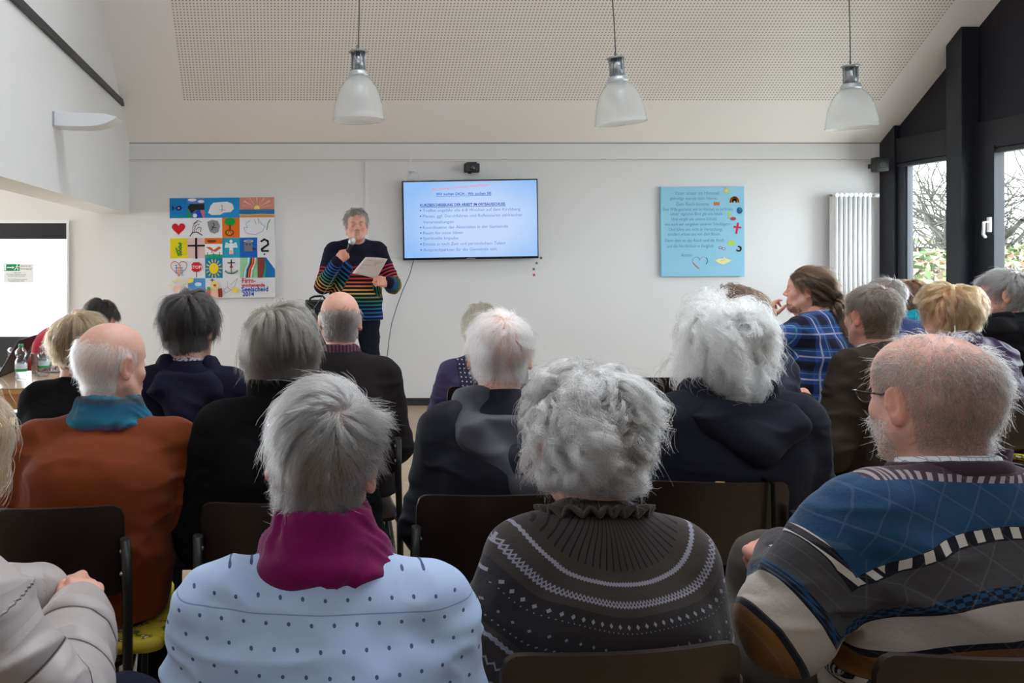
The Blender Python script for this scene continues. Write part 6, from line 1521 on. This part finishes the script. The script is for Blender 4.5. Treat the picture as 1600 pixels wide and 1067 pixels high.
# ================================================================== table with laptop, bottles and glasses
m_beech = NT('beech_wood', .35, .5); m_beech.color(m_beech.mix(m_beech.noise(10, 5, .6, stretch=(1, 9, 1)), srgb(214, 166, 112), srgb(196, 146, 94))); m_beech = m_beech.m
m_ttop = NT('pale_table_laminate', .22, .5); m_ttop.color(m_ttop.mix(m_ttop.noise(10, 5, .6, stretch=(9, 1, 1)), srgb(206, 184, 160), srgb(192, 168, 144))); m_ttop = m_ttop.m
tx1, ty0, ty1 = -1.29, 4.26, 4.92
tbl = empty('meeting_table', (-2.0, 4.59, 0), 0, 'beech table with bottles and a laptop at the left edge', 'table')
x0, x1, y0, y1 = -.75, tx1 + 2.0, ty0 - 4.59, ty1 - 4.59
def rr(x0, y0, x1, y1, r):
    return [(cx + r * math.cos(R(a)), cy + r * math.sin(R(a))) for cx, cy, s in ((x1-r, y0+r, -90), (x1-r, y1-r, 0), (x0+r, y1-r, 90), (x0+r, y0+r, 180)) for a in range(s, s + 91, 18)]
MB().prism(rr(x0, y0, x1, y1, .05), 'z', .732, .740).build('table_top', m_ttop, tbl, .002)
MB().prism(rr(x0, y0, x1, y1, .05), 'z', .708, .732).build('table_edge', m_beech, tbl, .005)
for name, a, b in (('apron', (x0+.06, y0+.025), (x1-.06, y0+.045)), ('apron', (x0+.06, y1-.045), (x1-.06, y1-.025)), ('apron', (x1-.045, y0+.06), (x1-.025, y1-.06)), ('apron', (x0+.025, y0+.06), (x0+.045, y1-.06))):
    MB().box((a[0], a[1], .625), (b[0], b[1], .708)).build(name, m_beech, tbl)
for lx in (x0 + .045, x1 - .045):
    for ly in (y0 + .045, y1 - .045): MB().tube([(lx, ly, 0), (lx, ly, .708)], [.022, .030], 20).build('leg', m_beech, tbl)
m_lap = plain('black_laptop_plastic', (.02, .02, .024), .4); lp = empty('laptop', (-1.70, 4.77, .740), R(-90), 'open dark laptop on the beech table', 'laptop')
MB().box((-.17, -.12, 0), (.17, .12, .018)).build('laptop_base', m_lap, lp, .004)
MB().box((-.15, -.05, .0185), (.15, .09, .0200)).build('keyboard', plain('key_grey', (.05, .05, .055), .6), lp)
L = MB().box((-.17, 0, 0), (.17, .008, .23)).build('laptop_lid', m_lap, lp, .003); L.location = (0, .118, .016); L.rotation_euler = (R(-30), 0, 0)
Lb = MB().box((-.16, -.001, .012), (.16, 0, .22)).build('display', plain('grey_display', (.10, .10, .11), .2), L)
def clear_mat(name, tint, ior=1.0):
    m = bpy.data.materials.new(name); m.use_nodes = True; t = m.node_tree; t.nodes.clear(); o = t.nodes.new('ShaderNodeOutputMaterial'); mx = t.nodes.new('ShaderNodeMixShader')
    a = t.nodes.new('ShaderNodeBsdfTransparent'); a.inputs[0].default_value = (*tint, 1); g = t.nodes.new('ShaderNodeBsdfGlossy'); g.inputs['Roughness'].default_value = .06
    lw = t.nodes.new('ShaderNodeLayerWeight'); lw.inputs[0].default_value = .35; ma = t.nodes.new('ShaderNodeMath'); ma.operation = 'MULTIPLY_ADD'; ma.inputs[1].default_value = .75; ma.inputs[2].default_value = .07
    t.links.new(lw.outputs['Facing'], ma.inputs[0]); t.links.new(ma.outputs[0], mx.inputs[0]); t.links.new(a.outputs[0], mx.inputs[1]); t.links.new(g.outputs[0], mx.inputs[2]); t.links.new(mx.outputs[0], o.inputs[0]); return m
m_pet = clear_mat('clear_bottle_plastic', (.90, .94, .94)); m_cup = clear_mat('drinking_glass', (.94, .96, .96))
m_label = NT('green_white_label', .5); m_label.color(m_label.ramp(m_label.math('MULTIPLY', m_label.xyz()[2], 10), [(0, srgb(60, 160, 96)), (.62, srgb(60, 160, 96)), (.63, srgb(206, 218, 224)), (1, srgb(190, 206, 220))], True)); m_label = m_label.m
def bottle():
    r = empty('water_bottle'); MB().lathe([(.001, .002), (.026, .0), (.031, .006), (.032, .03), (.030, .045), (.033, .06), (.033, .10), (.026, .115), (.023, .122), (.032, .138), (.033, .150), (.026, .166), (.013, .178), (.012, .186)], seg=32).build('bottle_body', m_pet, r)
    MB().lathe([(.0325, .048), (.0338, .052), (.0338, .088), (.0325, .092)], seg=32).build('bottle_label', m_label, r)
    MB().lathe([(.014, .182), (.014, .196), (.001, .197)], seg=20).build('bottle_cap', plain('green_bottle_cap', srgb(30, 130, 72), .4), r); return r
br_ = None
for X, Y, lab in ((-1.435, 4.55, 'clear water bottle with green cap, leftmost, in front of the laptop'), (-1.352, 4.69, 'clear water bottle with green cap nearest the table edge'), (-1.378, 4.85, 'clear water bottle with green cap behind the other two, before the crimson top')):
    o = bottle() if br_ is None else copy_tree(br_); br_ = br_ or o; o.location = (X, Y, .740); tag(o, lab, 'bottle', 'water bottles on the table')
gl_ = None
for X, Y, h_, lab in ((-1.43, 4.82, 1, 'empty drinking glass between the water bottles'), (-1.325, 4.84, 1, 'drinking glass on the far right corner of the beech table'), (-1.60, 4.50, 1.05, 'taller drinking glass at the left edge near the front of the beech table')):
    if gl_ is None: o = MB().lathe([(.001, .004), (.026, .004), (.031, .115), (.033, .115), (.029, .0), (.001, .0)], seg=28).build('drinking_glass', m_cup); gl_ = o
    else: o = gl_.copy(); COL.objects.link(o)
    o.location = (X, Y, .740); o.scale = (1, 1, h_); tag(o, lab, 'glass', 'drinking glasses on the table')

# ================================================================== microphone and sheet of paper
rs = SPK['root']; Ml = Matrix.Translation(rs.location) @ Matrix.Rotation(rs.rotation_euler.z, 4, 'Z')
pc = Vector((.095, .197, 1.437)); ax = Vector((-.40, .14, .90)).normalized(); pc = Ml @ pc; ax = (Ml.to_3x3() @ ax).normalized()
mc = empty('microphone', pc, 0, 'black microphone with a silver mesh head held up by the standing speaker', 'microphone'); mc.rotation_mode = 'QUATERNION'; mc.rotation_quaternion = ax.to_track_quat('Z', 'Y')
MB().lathe([(.001, -.085), (.010, -.085), (.0115, -.07), (.013, .05), (.019, .080), (.021, .088), (.001, .09)], seg=24).build('microphone_handle', m_blackp, mc)
MB().lathe([(.020, .088), (.026, .098), (.0275, .112), (.024, .128), (.014, .139), (.001, .142)], seg=24).build('microphone_head', plain('silver_mesh', (.55, .57, .58), .45, .5, .7), mc)
MB().tube([(0, 0, -.085), (.0, .0, -.11), (-.03, .0, -.17), (-.10, .0, -.30), (-.16, .02, -.50)], .003, 6).build('microphone_cable', m_cord, mc)
c4 = [P(571, 402, 6.12), P(605.5, 404.5, 6.12), P(588, 436, 6.29), P(550, 427, 6.29)]
V = []; nn = 8
for i in range(nn + 1):
    for j in range(nn + 1):
        u, v = i / nn, j / nn; p = (c4[0] * (1 - u) + c4[1] * u) * (1 - v) + (c4[3] * (1 - u) + c4[2] * u) * v; V.append(p + Vector((0, -.010 * math.sin(math.pi * u) - .008 * v * v, .004 * math.sin(math.pi * u))))
F = [(i*(nn+1)+j, i*(nn+1)+j+1, (i+1)*(nn+1)+j+1, (i+1)*(nn+1)+j) for i in range(nn) for j in range(nn)]
o0 = V[0].copy(); pp = mesh_obj('paper_sheet', [v - o0 for v in V], F, plain('white_printed_paper', srgb(232, 226, 228), .7), None, True); pp.location = o0
md = pp.modifiers.new('s', 'SOLIDIFY'); md.thickness = .0006; tag(pp, 'sheet of printed white paper in the hand of the standing speaker', 'paper')
V2 = []; F2 = []; e1 = (c4[1] - c4[0]); e2 = (c4[3] - c4[0]); nr = e1.cross(e2).normalized(); nr = nr if nr.y < 0 else -nr
for k, (a, b) in enumerate(((.1, .35), (.55, .92), (.55, .85), (.6, .72), (.1, .7), (.1, .86), (.1, .8), (.1, .5), (.1, .84), (.1, .8), (.1, .62))):
    v = .08 + k * .075
    for (u0, v0) in ((a, v), (b, v), (b, v + .022), (a, v + .022)): V2.append(e1 * u0 + e2 * v0 + nr * (.0022 + .010 * math.sin(math.pi * u0)))
    F2.append(tuple(range(4 * k, 4 * k + 4)))
mesh_obj('print_lines', V2, F2, plain('grey_print', srgb(176, 172, 182), .8), pp)
